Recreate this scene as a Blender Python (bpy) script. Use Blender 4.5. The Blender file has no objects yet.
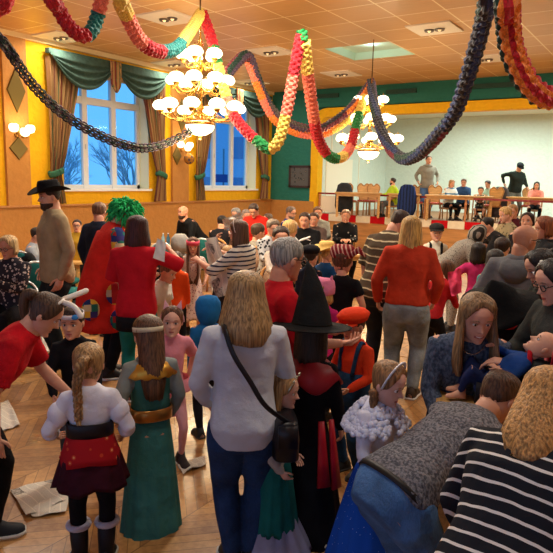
import bpy, math, random
import numpy as np
from mathutils import Vector, Matrix, noise
SC = bpy.context.scene
COL = SC.collection
rnd = random.Random(7)
# ---------------------------------------------------------------- camera
CAM_H = 2.1; FPX = 605.0
YAW, PITCH, ROLL = math.radians(33.7), math.radians(9.2), math.radians(1.37)
cF = Vector((-math.sin(YAW)*math.cos(PITCH), math.cos(YAW)*math.cos(PITCH), -math.sin(PITCH)))
_r0 = Vector((math.cos(YAW), math.sin(YAW), 0)); _u0 = _r0.cross(cF)
cR = (math.cos(ROLL)*_r0 + math.sin(ROLL)*_u0).normalized(); cU = cR.cross(cF).normalized()
cC = Vector((0, 0, CAM_H))
cd = bpy.data.cameras.new('camera'); cam = bpy.data.objects.new('camera', cd); COL.objects.link(cam)
cam.matrix_world = Matrix(((cR.x, cU.x, -cF.x, 0), (cR.y, cU.y, -cF.y, 0), (cR.z, cU.z, -cF.z, CAM_H), (0, 0, 0, 1)))
cd.sensor_width = 36; cd.lens = 36*FPX/553; cd.clip_start = .05; cd.clip_end = 200
SC.camera = cam
def ray(x, y): return cF + cR*((x-276.5)/FPX) - cU*((y-276.5)/FPX)
def at(x, y, D): return cC + ray(x, y)*D
def onz(x, y, z): d = ray(x, y); return cC + d*((z-CAM_H)/d.z)
# ---------------------------------------------------------------- world, view, lights
SC.view_settings.view_transform = 'Standard'; SC.view_settings.look = 'None'
SC.view_settings.gamma = 1; SC.view_settings.use_curve_mapping = False
SC.view_settings.exposure = 0.0
W = bpy.data.worlds.new('dusk'); SC.world = W; W.use_nodes = True
wb = W.node_tree.nodes['Background']; wb.inputs[0].default_value = (.30, .55, 1.0, 1); wb.inputs[1].default_value = 1.25
def area(name, loc, size, power, col, rot=(0, 0, 0), sy=None):
    l = bpy.data.lights.new(name, 'AREA'); l.energy = power; l.color = col; l.size = size
    if sy: l.shape = 'RECTANGLE'; l.size_y = sy
    o = bpy.data.objects.new(name, l); o.location = loc; o.rotation_euler = rot; COL.objects.link(o); return o
def point(name, loc, power, col, r=.1):
    l = bpy.data.lights.new(name, 'POINT'); l.energy = power; l.color = col; l.shadow_soft_size = r
    o = bpy.data.objects.new(name, l); o.location = loc; COL.objects.link(o); return o
WARM = (1, .74, .42)
PANELS = [(-8.17, 8.5), (-11.32, 8.55), (-11.28, 11.94), (-8.17, 11.81), (-8.12, 15.1), (-11.28, 15.23), (-4.25, 11.5), (-4.21, 14.75), (-.4, 11.5), (-.4, 14.75)]
for x, y in PANELS: area('panel_lamp', (x, y, 4.88), .5, 42, (1, .88, .72))
for x, y, pw in [(-4.3, 6.5, 230), (-1.2, 2.2, 55), (-8.2, 5.2, 120), (1.8, 6.5, 120)]: area('hall_fill', (x, y, 4.88), .9, pw, (1, .91, .78))  # unseen area lights added overhead as fill for the crowd
area('stage_lamp', (-5.5, 19.8, 4.35), 3, 330, (.84, 1, .9), sy=2.2)
area('stage_lamp', (-.5, 19.8, 4.35), 3, 330, (.84, 1, .9), sy=2.2)
# ---------------------------------------------------------------- colour + materials
def lin(c): c /= 255; return c/12.92 if c <= .04045 else ((c+.055)/1.055)**2.4
def hx(s): return (lin(int(s[0:2], 16)), lin(int(s[2:4], 16)), lin(int(s[4:6], 16)), 1)
_mc = {}
def nt(m): return m.node_tree.nodes, m.node_tree.links
def base(name, col, rough=.8, metal=0, spec=.3):
    m = bpy.data.materials.new(name); m.use_nodes = True
    b = m.node_tree.nodes['Principled BSDF']
    b.inputs['Base Color'].default_value = col; b.inputs['Roughness'].default_value = rough
    b.inputs['Metallic'].default_value = metal; b.inputs['Specular IOR Level'].default_value = spec
    return m, b
def texco(m, scale=(1, 1, 1), rot=(0, 0, 0)):
    n, l = nt(m); t = n.new('ShaderNodeTexCoord'); mp = n.new('ShaderNodeMapping')
    mp.inputs['Scale'].default_value = scale; mp.inputs['Rotation'].default_value = rot
    l.new(t.outputs['Object'], mp.inputs[0]); return mp.outputs[0]
def noise_(m, vec, scale, detail=3):
    n, l = nt(m); t = n.new('ShaderNodeTexNoise'); t.inputs['Scale'].default_value = scale; t.inputs['Detail'].default_value = detail
    l.new(vec, t.inputs['Vector']); return t.outputs[0]
def ramp(m, fac, stops, const=False):
    n, l = nt(m); r = n.new('ShaderNodeValToRGB'); e = r.color_ramp.elements
    if const: r.color_ramp.interpolation = 'CONSTANT'
    e[0].position, e[0].color = stops[0]; e[1].position, e[1].color = stops[1]
    for p, c in stops[2:]: k = e.new(p); k.color = c
    l.new(fac, r.inputs[0]); return r.outputs[0]
def bump(m, b, h, s=.3, d=.02):
    n, l = nt(m); k = n.new('ShaderNodeBump'); k.inputs['Strength'].default_value = s; k.inputs['Distance'].default_value = d
    l.new(h, k.inputs['Height']); l.new(k.outputs[0], b.inputs['Normal'])
def mx(m, a, b_, fac, mode='MIX'):
    n, l = nt(m); k = n.new('ShaderNodeMix'); k.data_type = 'RGBA'; k.blend_type = mode
    for i, v in ((0, fac), (6, a), (7, b_)):
        if hasattr(v, 'links') or isinstance(v, bpy.types.NodeSocket): l.new(v, k.inputs[i])
        else: k.inputs[i].default_value = v
    return k.outputs[2]
def math_(m, op, a, b_=0.0, c=None):
    n, l = nt(m); k = n.new('ShaderNodeMath'); k.operation = op
    for i, v in enumerate((a, b_) if c is None else (a, b_, c)):
        if isinstance(v, bpy.types.NodeSocket): l.new(v, k.inputs[i])
        else: k.inputs[i].default_value = v
    return k.outputs[0]
def sep(m, vec):
    n, l = nt(m); k = n.new('ShaderNodeSeparateXYZ'); l.new(vec, k.inputs[0]); return k.outputs
def sc_(c, f): return (min(c[0]*f, 1), min(c[1]*f, 1), min(c[2]*f, 1), 1)
def plain(h, rough=.6, metal=0, spec=.3):
    k = ('p', h, rough, metal)
    if k not in _mc: _mc[k] = base('paint_'+h, hx(h), rough, metal, spec)[0]
    return _mc[k]
def cloth(h, var=.25, rough=.9, fine=260):
    k = ('c', h, var)
    if k in _mc: return _mc[k]
    c = hx(h); m, b = base('cloth_'+h, c, rough, 0, .15); v = texco(m)
    big = noise_(m, v, 9, 4); fn = noise_(m, v, fine, 2)
    col = ramp(m, big, [(.3, sc_(c, 1-var)), (.7, sc_(c, 1+var))])
    nt(m)[1].new(col, b.inputs['Base Color']); s = math_(m, 'ADD', math_(m, 'MULTIPLY', big, 1.6), math_(m, 'MULTIPLY', fn, .12))
    bump(m, b, s, .5, .025); _mc[k] = m; return m
def heather(h1, h2, scale=120):
    k = ('h', h1, h2)
    if k in _mc: return _mc[k]
    m, b = base('knit_'+h1, hx(h1), .95, 0, .1); v = texco(m, (1, 1, .6))
    n1 = noise_(m, v, scale, 3); nt(m)[1].new(ramp(m, n1, [(.4, hx(h1)), (.6, hx(h2))]), b.inputs['Base Color'])
    bump(m, b, math_(m, 'ADD', n1, math_(m, 'MULTIPLY', noise_(m, v, 8), 4.0)), .5, .02); _mc[k] = m; return m
def denim(h):
    k = ('d', h)
    if k in _mc: return _mc[k]
    c = hx(h); m, b = base('denim_'+h, c, .85, 0, .2); v = texco(m)
    n1 = noise_(m, v, 6, 5); n2 = noise_(m, texco(m, (260, 260, 60)), 1, 1)
    nt(m)[1].new(ramp(m, math_(m, 'ADD', math_(m, 'MULTIPLY', n1, .8), math_(m, 'MULTIPLY', n2, .25)), [(.38, sc_(c, .62)), (.68, sc_(c, 1.45))]), b.inputs['Base Color'])
    bump(m, b, math_(m, 'ADD', math_(m, 'MULTIPLY', n1, 2.0), math_(m, 'MULTIPLY', n2, .1)), .6, .04); _mc[k] = m; return m
def stripes(h1, h2, period, frac=.3, ax=(0, 0, 1), third=None, soft=.0):
    k = ('s', h1, h2, period, frac, tuple(ax), third)
    if k in _mc: return _mc[k]
    m, b = base('striped_'+h1, hx(h1), .9, 0, .15); v = texco(m); n, l = nt(m)
    d = n.new('ShaderNodeVectorMath'); d.operation = 'DOT_PRODUCT'; l.new(v, d.inputs[0]); d.inputs[1].default_value = Vector(ax).normalized()
    wob = math_(m, 'MULTIPLY', math_(m, 'SUBTRACT', noise_(m, v, 7, 2), .5), period*.5)
    fr = math_(m, 'FRACT', math_(m, 'DIVIDE', math_(m, 'ADD', d.outputs['Value'], wob), period))
    st = [(0, hx(h1)), (1-frac, hx(h2))]
    if third: st = [(0, hx(h1)), (1-frac, hx(h2)), (1-frac*.4, hx(third))]
    l.new(ramp(m, fr, st, True), b.inputs['Base Color']); bump(m, b, noise_(m, v, 9, 4), .5, .03); _mc[k] = m; return m
def spotted(h1, h2, scale=30, th=.25, h3=None):
    k = ('v', h1, h2, scale)
    if k in _mc: return _mc[k]
    m, b = base('patterned_'+h1, hx(h1), .9, 0, .15); v = texco(m); n, l = nt(m)
    t = n.new('ShaderNodeTexVoronoi'); t.inputs['Scale'].default_value = scale; l.new(v, t.inputs['Vector'])
    st = [(0, hx(h2)), (th, hx(h1))]
    if h3: st.insert(1, (th*.5, hx(h3)))
    l.new(ramp(m, t.outputs['Distance'], st, True), b.inputs['Base Color']); _mc[k] = m; return m
def checks(hs, scale=14):
    k = ('k', tuple(hs), scale)
    if k in _mc: return _mc[k]
    m, b = base('patchwork_'+hs[0], hx(hs[0]), .9, 0, .15); v = texco(m); n, l = nt(m)
    t = n.new('ShaderNodeTexVoronoi'); t.distance = 'CHEBYCHEV'; t.inputs['Scale'].default_value = scale; t.inputs['Randomness'].default_value = .25; l.new(v, t.inputs['Vector'])
    s = sep(m, t.outputs['Color'])
    l.new(ramp(m, s[0], [(i/len(hs), hx(h)) for i, h in enumerate(hs)], True), b.inputs['Base Color']); _mc[k] = m; return m
def hairm(h):
    k = ('hair', h)
    if k in _mc: return _mc[k]
    c = hx(h); m, b = base('hair_'+h, c, .5, 0, .35); v = texco(m, (110, 110, 7))
    n1 = noise_(m, v, 1, 3); nt(m)[1].new(ramp(m, n1, [(.35, sc_(c, .45)), (.65, sc_(c, 1.5))]), b.inputs['Base Color'])
    bump(m, b, n1, .7, .01); _mc[k] = m; return m
def skinm(h='D6A083'):
    k = ('skin', h)
    if k in _mc: return _mc[k]
    c = hx(h); m, b = base('skin_'+h, c, .55, 0, .3); n1 = noise_(m, texco(m), 18, 3)
    nt(m)[1].new(ramp(m, n1, [(.3, (c[0]*.9, c[1]*.82, c[2]*.8, 1)), (.7, sc_(c, 1.08))]), b.inputs['Base Color']); _mc[k] = m; return m
def wood(h, sc=6, rough=.45, ax=(1, 12, 12)):
    k = ('w', h, sc, ax)
    if k in _mc: return _mc[k]
    c = hx(h); m, b = base('wood_'+h, c, rough, 0, .4); n1 = noise_(m, texco(m, ax), sc, 4)
    nt(m)[1].new(ramp(m, n1, [(.3, sc_(c, .7)), (.7, sc_(c, 1.2))]), b.inputs['Base Color']); _mc[k] = m; return m
def emit(h, s, h2=None):
    k = ('e', h, s)
    if k in _mc: return _mc[k]
    m, b = base('lit_glass_'+h, hx(h), .4); b.inputs['Emission Color'].default_value = hx(h); b.inputs['Emission Strength'].default_value = s
    _mc[k] = m; return m
# ---------------------------------------------------------------- mesh builder
class MB:
    def __init__(s): s.v = []; s.f = []; s.mi = []; s.cur = 0
    def add(s, vs, fs):
        o = len(s.v); s.v += [tuple(p) for p in vs]; s.f += [tuple(o+i for i in f) for f in fs]; s.mi += [s.cur]*len(fs)
    def box(s, c, d, rz=0, M=None):
        x, y, z = d[0]/2, d[1]/2, d[2]/2; R = Matrix.Rotation(rz, 3, 'Z') if M is None else M
        s.add([Vector(c)+R@Vector((a*x, b*y, e*z)) for a in (-1, 1) for b in (-1, 1) for e in (-1, 1)],
              [(0, 1, 3, 2), (4, 6, 7, 5), (0, 4, 5, 1), (2, 3, 7, 6), (0, 2, 6, 4), (1, 5, 7, 3)])
    def rings(s, R, cap=True, closed=True):
        n = len(R[0]); vs = [p for r in R for p in r]; fs = []
        for i in range(len(R)-1):
            for j in range(n if closed else n-1):
                k = (j+1) % n; fs.append((i*n+j, i*n+k, (i+1)*n+k, (i+1)*n+j))
        if cap and closed: fs += [tuple(range(n-1, -1, -1)), tuple((len(R)-1)*n+j for j in range(n))]
        s.add(vs, fs)
    def tube(s, pts, rad, n=10, flat=1.0, ref=None, cap=True):
        pts = [Vector(p) for p in pts]; m = len(pts)
        if not hasattr(rad, '__len__'): rad = [rad]*m
        R = []; X = None
        for i in range(m):
            t = (pts[min(i+1, m-1)]-pts[max(i-1, 0)])
            t = t.normalized() if t.length > 1e-9 else Vector((0, 0, 1))
            if X is None:
                a = Vector(ref) if ref is not None else (Vector((1, 0, 0)) if abs(t.x) < .9 else Vector((0, 1, 0)))
                X = (a-t*a.dot(t)).normalized()
            else: X = (X-t*X.dot(t)).normalized()
            Y = t.cross(X)
            R.append([pts[i]+X*(math.cos(q)*rad[i])+Y*(math.sin(q)*rad[i]*flat) for q in [2*math.pi*k/n for k in range(n)]])
        s.rings(R, cap)
    def limb(s, pts, rad, n=12, flat=1.0, ref=None):     # tube with rounded ends
        pts = [Vector(p) for p in pts]; rad = list(rad)
        a = (pts[0]-pts[1]).normalized(); b = (pts[-1]-pts[-2]).normalized(); r0, r1 = rad[0], rad[-1]
        P = [pts[0]+a*r0*.95, pts[0]+a*r0*.7]+pts+[pts[-1]+b*r1*.7, pts[-1]+b*r1*.95]
        s.tube(P, [r0*.3, r0*.72]+rad+[r1*.72, r1*.3], n, flat, ref)
    def ball(s, c, r, n=12, m=8, M=None):
        r = (r, r, r) if not hasattr(r, '__len__') else r; R = []
        for i in range(m+1):
            a = math.pi*max(.02, min(.98, i/m)) if i in (0, m) else math.pi*i/m
            R.append([Vector(c)+((M or Matrix.Identity(3))@Vector((math.cos(q)*math.sin(a)*r[0], math.sin(q)*math.sin(a)*r[1], -math.cos(a)*r[2]))) for q in [2*math.pi*k/n for k in range(n)]])
        s.rings(R)
    def lathe(s, prof, n=24, c=(0, 0, 0)):
        s.rings([[Vector(c)+Vector((math.cos(q)*r, math.sin(q)*r, z)) for q in [2*math.pi*k/n for k in range(n)]] for r, z in prof])
    def build(s, name, mats, parent=None, smooth=True, loc=None):
        me = bpy.data.meshes.new(name); me.from_pydata(s.v, [], s.f)
        if not isinstance(mats, (list, tuple)): mats = [mats]
        for m in mats: me.materials.append(m)
        me.polygons.foreach_set('material_index', s.mi)
        me.polygons.foreach_set('use_smooth', [bool(smooth)]*len(s.f)); me.update()
        o = bpy.data.objects.new(name, me); COL.objects.link(o)
        if parent: o.parent = parent
        if loc is not None: o.location = loc
        return o
def tag(o, label=None, cat=None, group=None, kind=None):
    if label: o['label'] = label
    if cat: o['category'] = cat
    if group: o['group'] = group
    if kind: o['kind'] = kind
    return o
def empty(name, loc, label, cat, group=None, rz=0):
    o = bpy.data.objects.new(name, None); COL.objects.link(o); o.location = loc; o.rotation_euler = (0, 0, rz); o.empty_display_size = .1
    return tag(o, label, cat, group)
def bx(name, c, d, m, parent=None, rz=0, kind=None, smooth=False):
    b = MB(); b.box((0, 0, 0) if parent is None else c, d, rz if parent is not None else 0); o = b.build(name, m, parent, smooth)
    if parent is None: o.location = c; o.rotation_euler.z = rz
    if kind: o['kind'] = kind
    return o
def smooth_remesh(o, vox, it=5, wr=0, seed=0):
    r = o.modifiers.new('remesh', 'REMESH'); r.mode = 'VOXEL'; r.voxel_size = vox; r.use_smooth_shade = True
    s = o.modifiers.new('smooth', 'SMOOTH'); s.factor = .5; s.iterations = it
    if wr:
        k = 'folds_%.2f' % wr
        t = bpy.data.textures.get('folds') or bpy.data.textures.new('folds', 'CLOUDS'); t.noise_scale = .11; t.noise_depth = 2
        d = o.modifiers.new('folds', 'DISPLACE'); d.texture = t; d.strength = wr; d.mid_level = .5
        d.texture_coords = 'GLOBAL'
def copy_tree(o, parent=None):
    c = o.copy(); COL.objects.link(c); c.parent = parent
    for ch in list(o.children): copy_tree(ch, c)
    return c
# ---------------------------------------------------------------- people
HW = [(0, .10), (.05, .19), (.13, .25), (.25, .295), (.35, .32), (.45, .338), (.55, .35), (.65, .35), (.75, .335), (.85, .285), (.93, .20), (.98, .10), (1, .02)]
HF = [(0, .33), (.05, .385), (.13, .385), (.25, .375), (.35, .37), (.45, .375), (.55, .372), (.65, .38), (.75, .37), (.85, .31), (.93, .2), (.98, .09), (1, .02)]
HB = [(0, -.02), (.05, .02), (.13, .12), (.25, .25), (.35, .33), (.45, .385), (.55, .42), (.65, .44), (.75, .42), (.85, .35), (.93, .24), (.98, .12), (1, .02)]
def itp(T, z):
    if z <= T[0][0]: return T[0][1]
    for (a, p), (b, q) in zip(T, T[1:]):
        if z <= b: t = (z-a)/(b-a); return p+(q-p)*t
    return T[-1][1]
def headpt(z, phi, s=1.0):       # unit head: z 0 chin .. 1 crown, phi 0 = forward, + = to the person's right
    c, sn = math.cos(phi), math.sin(phi)
    x = itp(HW, z)*s*sn; y = (itp(HF, z) if c > 0 else itp(HB, z))*s*c
    return x, y
def g(a, b): return math.exp(-(a/b)**2)
def head_mesh(b, hf, hair_h, n=40, m=36, smile=False, face=True):
    R = []
    for i in range(m+1):
        z = i/m; row = []
        for j in range(n):
            u = 2*math.pi*j/n; phi = u-.35*math.sin(u) if face else u
            x, y = headpt(z, phi)
            if math.cos(phi) > 0 and face:
                ax = abs(x); dy = .115*g(z-.385, .045)*g(ax, .05)+.06*g(z-.46, .06)*g(ax, .035)+.03*g(z-.38, .03)*g(ax-.06, .03)
                dy -= .045*g(z-.52, .05)*g(ax-.15, .075); dy += .016*g(z-.61, .04)*g(ax-.12, .12)
                dy += .022*g(z-.245, .018)*g(ax, .10)+.024*g(z-.205, .018)*g(ax, .08)-.016*g(z-.225, .008)*g(ax, .1)
                dy += .03*g(z-.06, .05)*g(ax, .09)-.02*g(z-.14, .025)*g(ax, .1); y += dy
                y += .012*g(z-.36, .08)*g(ax-.2, .07)
            row.append(hf(x, y, z))
        R.append(row)
    k0 = len(b.f); b.rings(R)
    if face:
        for i in range(m):
            for j in range(n):
                z = (i+.5)/m; u = 2*math.pi*(j+.5)/n; phi = u-.35*math.sin(u); x, y = headpt(z, phi)
                if y > 0 and abs(x) < (.12 if smile else .095) and .185 < z < .262: b.mi[k0+i*n+j] = 1
    for s in (-1, 1):
        c = hf(s*.345, -.03, .46); M = hf.M
        sv = b.cur; b.ball(c, (.035*hf.h, .075*hf.h, .115*hf.h), 8, 6, M)
        if face:
            es = 1.25 if hf.kid else 1; b.cur = 2; b.ball(hf(s*.145, .316, .52), (.052*hf.h*es, .033*hf.h, .029*hf.h*es), 10, 6, M)
            b.cur = 3; b.ball(hf(s*.142, .342, .518), (.025*hf.h*es, .016*hf.h, .027*hf.h*es), 8, 6, M)
            b.cur = 4; b.tube([hf(s*.07, .375, .628), hf(s*.14, .378, .645), hf(s*.22, .335, .62)], [.008*hf.h, .012*hf.h, .006*hf.h], 6)
            b.tube([hf(s*.085, .350, .542), hf(s*.145, .356, .558+.006*es), hf(s*.205, .33, .545)], .006*hf.h, 5)
        b.cur = sv
    if smile:
        b.cur = 2; b.tube([hf(-.075, .372, .238), hf(0, .392, .226), hf(.075, .372, .238)], [.006*hf.h, .013*hf.h, .006*hf.h], 6); b.cur = 0
def hairline(st):
    if st == 'short': return [(0, .84), (25, .84), (48, .76), (60, .58), (74, .50), (92, .56), (108, .40), (135, .26), (180, .22)]
    if st == 'thin': return [(0, .95), (25, .93), (50, .82), (62, .6), (78, .52), (95, .52), (110, .36), (135, .16), (180, .13)]
    if st == 'fringe': return [(0, .62), (40, .62), (60, .5), (75, .4), (95, .4), (110, .3), (135, .12), (180, .08)]
    return [(0, .90), (20, .88), (42, .76), (60, .5), (80, .38), (95, .3), (120, .15), (150, .08), (180, .06)]
def hair_mesh(P, st, length=0, thick=.09, wild=0, spread=.1, hug=0, b0=98):
    b = MB(); hf = P.hf; HL = hairline(st); n, m = 56, 18; seed = rnd.random()*50
    R = []
    for i in range(m+1):
        s = i/m; row = []
        for j in range(n):
            phi = 2*math.pi*j/n; deg = abs(math.degrees(phi)); deg = deg if deg <= 180 else 360-deg
            zl = itp(HL, deg); zt = 1.0; z = zt-(zt-zl)*(s**.8)
            tf = thick*(.55+.45*min(1, deg/70)); k = 1+tf*(1 if s < .82 else max(-.6, 1-(s-.82)/.18*1.7))
            rid = 1+.018*math.sin(phi*19+seed+3*math.sin(phi*3))+wild*noise.noise(Vector((math.cos(phi)*3, math.sin(phi)*3, z*4+seed)))
            if i == 0: x = y = 0
            else: x, y = headpt(max(z, .3) if deg > 100 else z, phi, 1); 
            zz = z+(thick*.8 if s < .5 else thick*.8*(1-(s-.5)*2))
            if deg > 100 and z < .3: kk = .55+.45*max(0, z)/.3; x *= kk; y *= kk
            row.append(hf(x*k*rid, y*k*rid, zz))
        R.append(row)
    b.rings(R[::-1], cap=True)
    if length > 0:
        # falling mass behind the head, straight down with gravity
        R = []; hh = hf.h; C = hf(0, 0, .5); nb = 26; L = length; fz = P.fwd2
        X = Vector((math.cos(P.hyaw), -math.sin(P.hyaw), 0)); Y = Vector((math.sin(P.hyaw), math.cos(P.hyaw), 0))
        lv = [(.985, .55), (.94, .6), (.85, .8), (.72, .98), (.6, 1.06)]
        for z, k in lv:
            o, i_ = [], []
            for q in range(nb):
                be = math.radians(-b0+2*b0*q/(nb-1)); rid = 1+.03*math.sin(q*2.9+seed)
                x, y = headpt(z, math.pi-be); o.append(hf(x*(1+thick)*rid*1.03, y*(1+thick)*rid*1.03, z+thick*.8)); i_.append(hf(x*.8, y*.8, z))
            R.append(o+i_[::-1])
        steps = 9; base_o = [hf(headpt(.5, math.pi-math.radians(-b0+2*b0*q/(nb-1)))[0]*(1+thick)*1.06, headpt(.5, math.pi-math.radians(-b0+2*b0*q/(nb-1)))[1]*(1+thick)*1.06, .5+thick*.8) for q in range(nb)]
        cen = hf(0, -.05, .5)
        for k in range(1, steps+1):
            t = k/steps; o, i_ = [], []
            for q in range(nb):
                be = -1+2*q/(nb-1); jag = (.06*math.sin(q*4.1+seed)+.05*math.sin(q*1.7+seed*2))*t*hh*.8
                sp = 1+spread*t-(.25*max(0, t-.75)/.25)
                v = (base_o[q]-cen); v = Vector((v.x, v.y, v.z*(1-t)))
                rid = 1+.035*math.sin(q*2.9+seed+t*2)+wild*noise.noise(Vector((q*.5, t*4, seed)))
                p = cen+v*sp*rid+Vector((0, 0, -L*t+jag))-Y*(hug*t*hh)
                o.append(p); w = .72 if t < .9 else .9
                i_.append(cen+v*sp*w+Vector((0, 0, -L*t+jag*.5))-Y*(hug*t*hh))
            R.append(o+i_[::-1])
        b.rings(R)
    return b
class HeadFrame:
    def __init__(s, o, M, h): s.o = o; s.M = M; s.h = h
    def __call__(s, x, y, z): return s.o+s.M@Vector((x*s.h, y*s.h, (z-.5)*s.h))
def dirv(a, side=0): return Vector((math.sin(side), math.sin(a)*math.cos(side), math.cos(a)*math.cos(side)))
def ik(a, t, l1, l2, pole):
    d = t-a; L = min(d.length, (l1+l2)*.998); L = max(L, abs(l1-l2)+.01); u = d.normalized()
    ca = (l1*l1+L*L-l2*l2)/(2*l1*L); ca = max(-1, min(1, ca)); pp = pole-u*pole.dot(u)
    pp = pp.normalized() if pp.length > 1e-6 else Vector((0, -1, 0))
    return a+u*(l1*ca)+pp*(l1*math.sqrt(1-ca*ca)), a+u*L
ARM = dict(down=(.035, .02, -.30), front=(-.04, .20, -.20), low=(-.03, .12, -.26), up=(.02, .2, .10), face=(-.07, .16, .03), hip=(.03, -.02, -.21), table=(-.06, .22, -.13), reach=(0, .27, -.12), back=(.06, -.1, -.27), cross=(-.16, .12, -.13))
class P: pass
HEIGHTS = []
def person(label, px, py, D, face, kid=0, w=1.0, lean=0, side=0, twist=0, hp=None, hy=0, hr=0, R='down', L='down', sit=False, z0=0.0, H=None,
           skin='D6A083', hair=('short', '4A3526', 0), top=None, sleeve=2, hem=-.12, neckw=1, bottom=None, kind='trousers', blen=1, shoes='22201F', feet=None, stance=.055,
           smile=False, group=None, curl=.5, hip_z=None, bare=False, hk=None, poleR=None, poleL=None, leg='22201F', dress=None, ds=.28, dl=.9, dw=.16, hhs=1, name='person', loose=1.0, legw=1.0, nofold=False):
    p = P(); hh = (.135, .172, .24)[kid]*hhs; w = w*(.86 if kid == 1 else 1); Lg = (.52, .475, .36)[kid]; gap = .025; S = 1-hh-gap-Lg+.004
    # ---- joints in units of body height
    la = math.radians(lean)
    pz = Lg if not sit else (.275 if hip_z is None else hip_z)
    if hip_z is not None: pz = hip_z
    p0 = Vector((0, -.13*math.sin(la) if not sit else 0, pz))
    sd = math.radians(side); d1 = dirv(la*.75, sd*.6); d2 = dirv(la*1.12, sd)
    pm = p0+d1*S*.5; p2 = pm+d2*S*.5
    def spine(s):
        if s <= 0: return p0+d1*S*s
        if s >= 1: return p2+d2*S*(s-1)
        return p0*(1-s)**2+pm*2*s*(1-s)+p2*s*s
    hpr = math.radians(hp if hp is not None else lean*.6); nd = dirv((la*1.1+hpr)*.5, sd)
    nk = p2+nd*(gap+.01); hyr = math.radians(hy)
    Mh = (Matrix.Rotation(-hyr, 3, 'Z')@Matrix.Rotation(math.radians(hr), 3, 'Y')@Matrix.Rotation(-hpr, 3, 'X'))
    hc_ = nk+Mh@Vector((0, .02*hh/.135*.5, hh*.45)); topl = hc_+Mh@Vector((0, 0, hh*.5))
    zmax = max(topl.z, hc_.z+hh*.40); anchor = Vector((hc_.x, hc_.y, zmax))
    tgt = at(px, py, D); dirh = Vector((tgt.x, tgt.y, 0)).normalized(); fa = math.radians(face)
    fwd = -dirh*math.cos(fa)+Vector((dirh.y, -dirh.x, 0))*math.sin(fa); rz = math.atan2(-fwd.x, fwd.y)
    if H is None: H = (tgt.z-z0)/anchor.z
    else: z0 = tgt.z-H*anchor.z
    HEIGHTS.append((label[:34], round(H, 2), D, 'sit' if sit else '', lean))
    off = Matrix.Rotation(rz, 3, 'Z')@(anchor*H)
    root = empty(name, (tgt.x-off.x, tgt.y-off.y, z0), label, 'person', group, rz)
    p.root = root; p.H = H; p.D = D; p.fwd2 = None; p.hyaw = hyr
    K = H; v = lambda a: a*K
    hf = HeadFrame(hc_*K, Mh, hh*K); hf.kid = kid; p.hf = hf; p.spine = lambda s: spine(s)*K; p.p2 = p2*K
    X = Matrix.Rotation(math.radians(-twist), 3, 'Z')@Vector((1, 0, 0))
    sw = (.108, .098, .10)[kid]*(.85+.15*w)
    if kid: pass
    def frame(s):
        e = .03; t = (spine(s+e)-spine(s-e)).normalized(); tw = max(0, min(1, s)); Xs = (Vector((1, 0, 0))*(1-tw)+X*tw); Xs = (Xs-t*Xs.dot(t)).normalized(); return Xs, Xs.cross(t)*-1 if False else t.cross(Xs)
    def tring(s, hw, hd, yo, n=28, inf=0):
        c = spine(s); Xs, Ys = frame(s); out = []
        for k in range(n):
            q = 2*math.pi*k/n; cc, ss = math.cos(q), math.sin(q); ex = .8
            out.append((c+Xs*(math.copysign(abs(cc)**ex, cc)*(hw+inf))+Ys*(math.copysign(abs(ss)**ex, ss)*(hd+inf)+yo))*K)
        return out
    TR = [(-.2, .088, .062, -.004), (0, .1, .072, -.012), (.15, .094, .066, -.004), (.35, .082, .057, .004), (.55, .088, .062, .01), (.75, .097, .064, .008), (.88, .102, .055, .002), (.96, .09, .046, -.002), (1.02, .060, .041, 0), (1.09, .037, .036, .006), (1.14, .033, .034, .01)]
    if kid: TR = [(a, b_*.93, c*1.0, d) for a, b_, c, d in TR]
    def gw(s): return w if s < .8 else (w+(1-w)*(s-.8)/.2 if s < 1 else 1)
    p.tring = tring; p.frame = lambda s: frame(s)
    # shoulders / arms
    Xs, Ys = frame(.93); sh = {}
    rl = dict(R=R, L=L)
    l1, l2, hl = (.168, .148, .105) if not kid else (.155, .135, .095)
    p.wr = {}; p.el = {}; p.sh = {}
    for sd_, sg in (('R', 1), ('L', -1)):
        a = spine(.915)+Xs*(sg*(sw-.008)); t = ARM.get(rl[sd_], rl[sd_]) if isinstance(rl[sd_], str) else rl[sd_]
        T = a+Vector((sg*t[0], t[1], t[2])); pole = (poleR if sg > 0 else poleL)
        pole = Vector((sg*.6, -.7, -.5)) if pole is None else Vector((sg*pole[0], pole[1], pole[2]))
        e, wv = ik(a, T, l1, l2, pole); p.sh[sd_] = a*K; p.el[sd_] = e*K; p.wr[sd_] = wv*K
    # legs
    p.ank = {}; p.kn = {}; p.hj = {}
    for sd_, sg in (('R', 1), ('L', -1)):
        hjt = p0+Vector((sg*.05*min(w, 1.3), 0, -.012))
        if feet: ft = Vector(feet[sd_])
        elif sit: ft = Vector((sg*.07, .2, .045))
        else: ft = Vector((sg*stance, -.005, .045))
        ll = (pz-.045)/2*1.0+.004 if not sit else .237
        if not sit and (lean or feet): ll = (Lg-.045)/2+.006
        kne, an = ik(hjt, ft, ll, ll, Vector((sg*.25, 1, .3 if sit else .0))); p.hj[sd_] = hjt*K; p.kn[sd_] = kne*K; p.ank[sd_] = an*K
    # ---- body
    far = D > 9
    b = MB(); sk = skinm(skin)
    b.rings([tring(s, hw*gw(s)*.93, hd*gw(s)*.93, yo) for s, hw, hd, yo in TR])
    nb_ = (spine(1.0)*K, (nk+Mh@Vector((0, 0, hh*.12)))*K)
    nr = (.037 if not kid else .031)*K*(.8+.2*w)*neckw
    b.tube([nb_[0]-Vector((0, 0, .01*K)), (nb_[0]+nb_[1])/2, nb_[1], hf(0, -.05, .3)], [nr*1.15, nr, nr*.98, nr*.95], 16)
    head_mesh(b, hf, hair[1] if hair else '4A3526', *((40, 36) if not far else (24, 22)), smile=smile)
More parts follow.
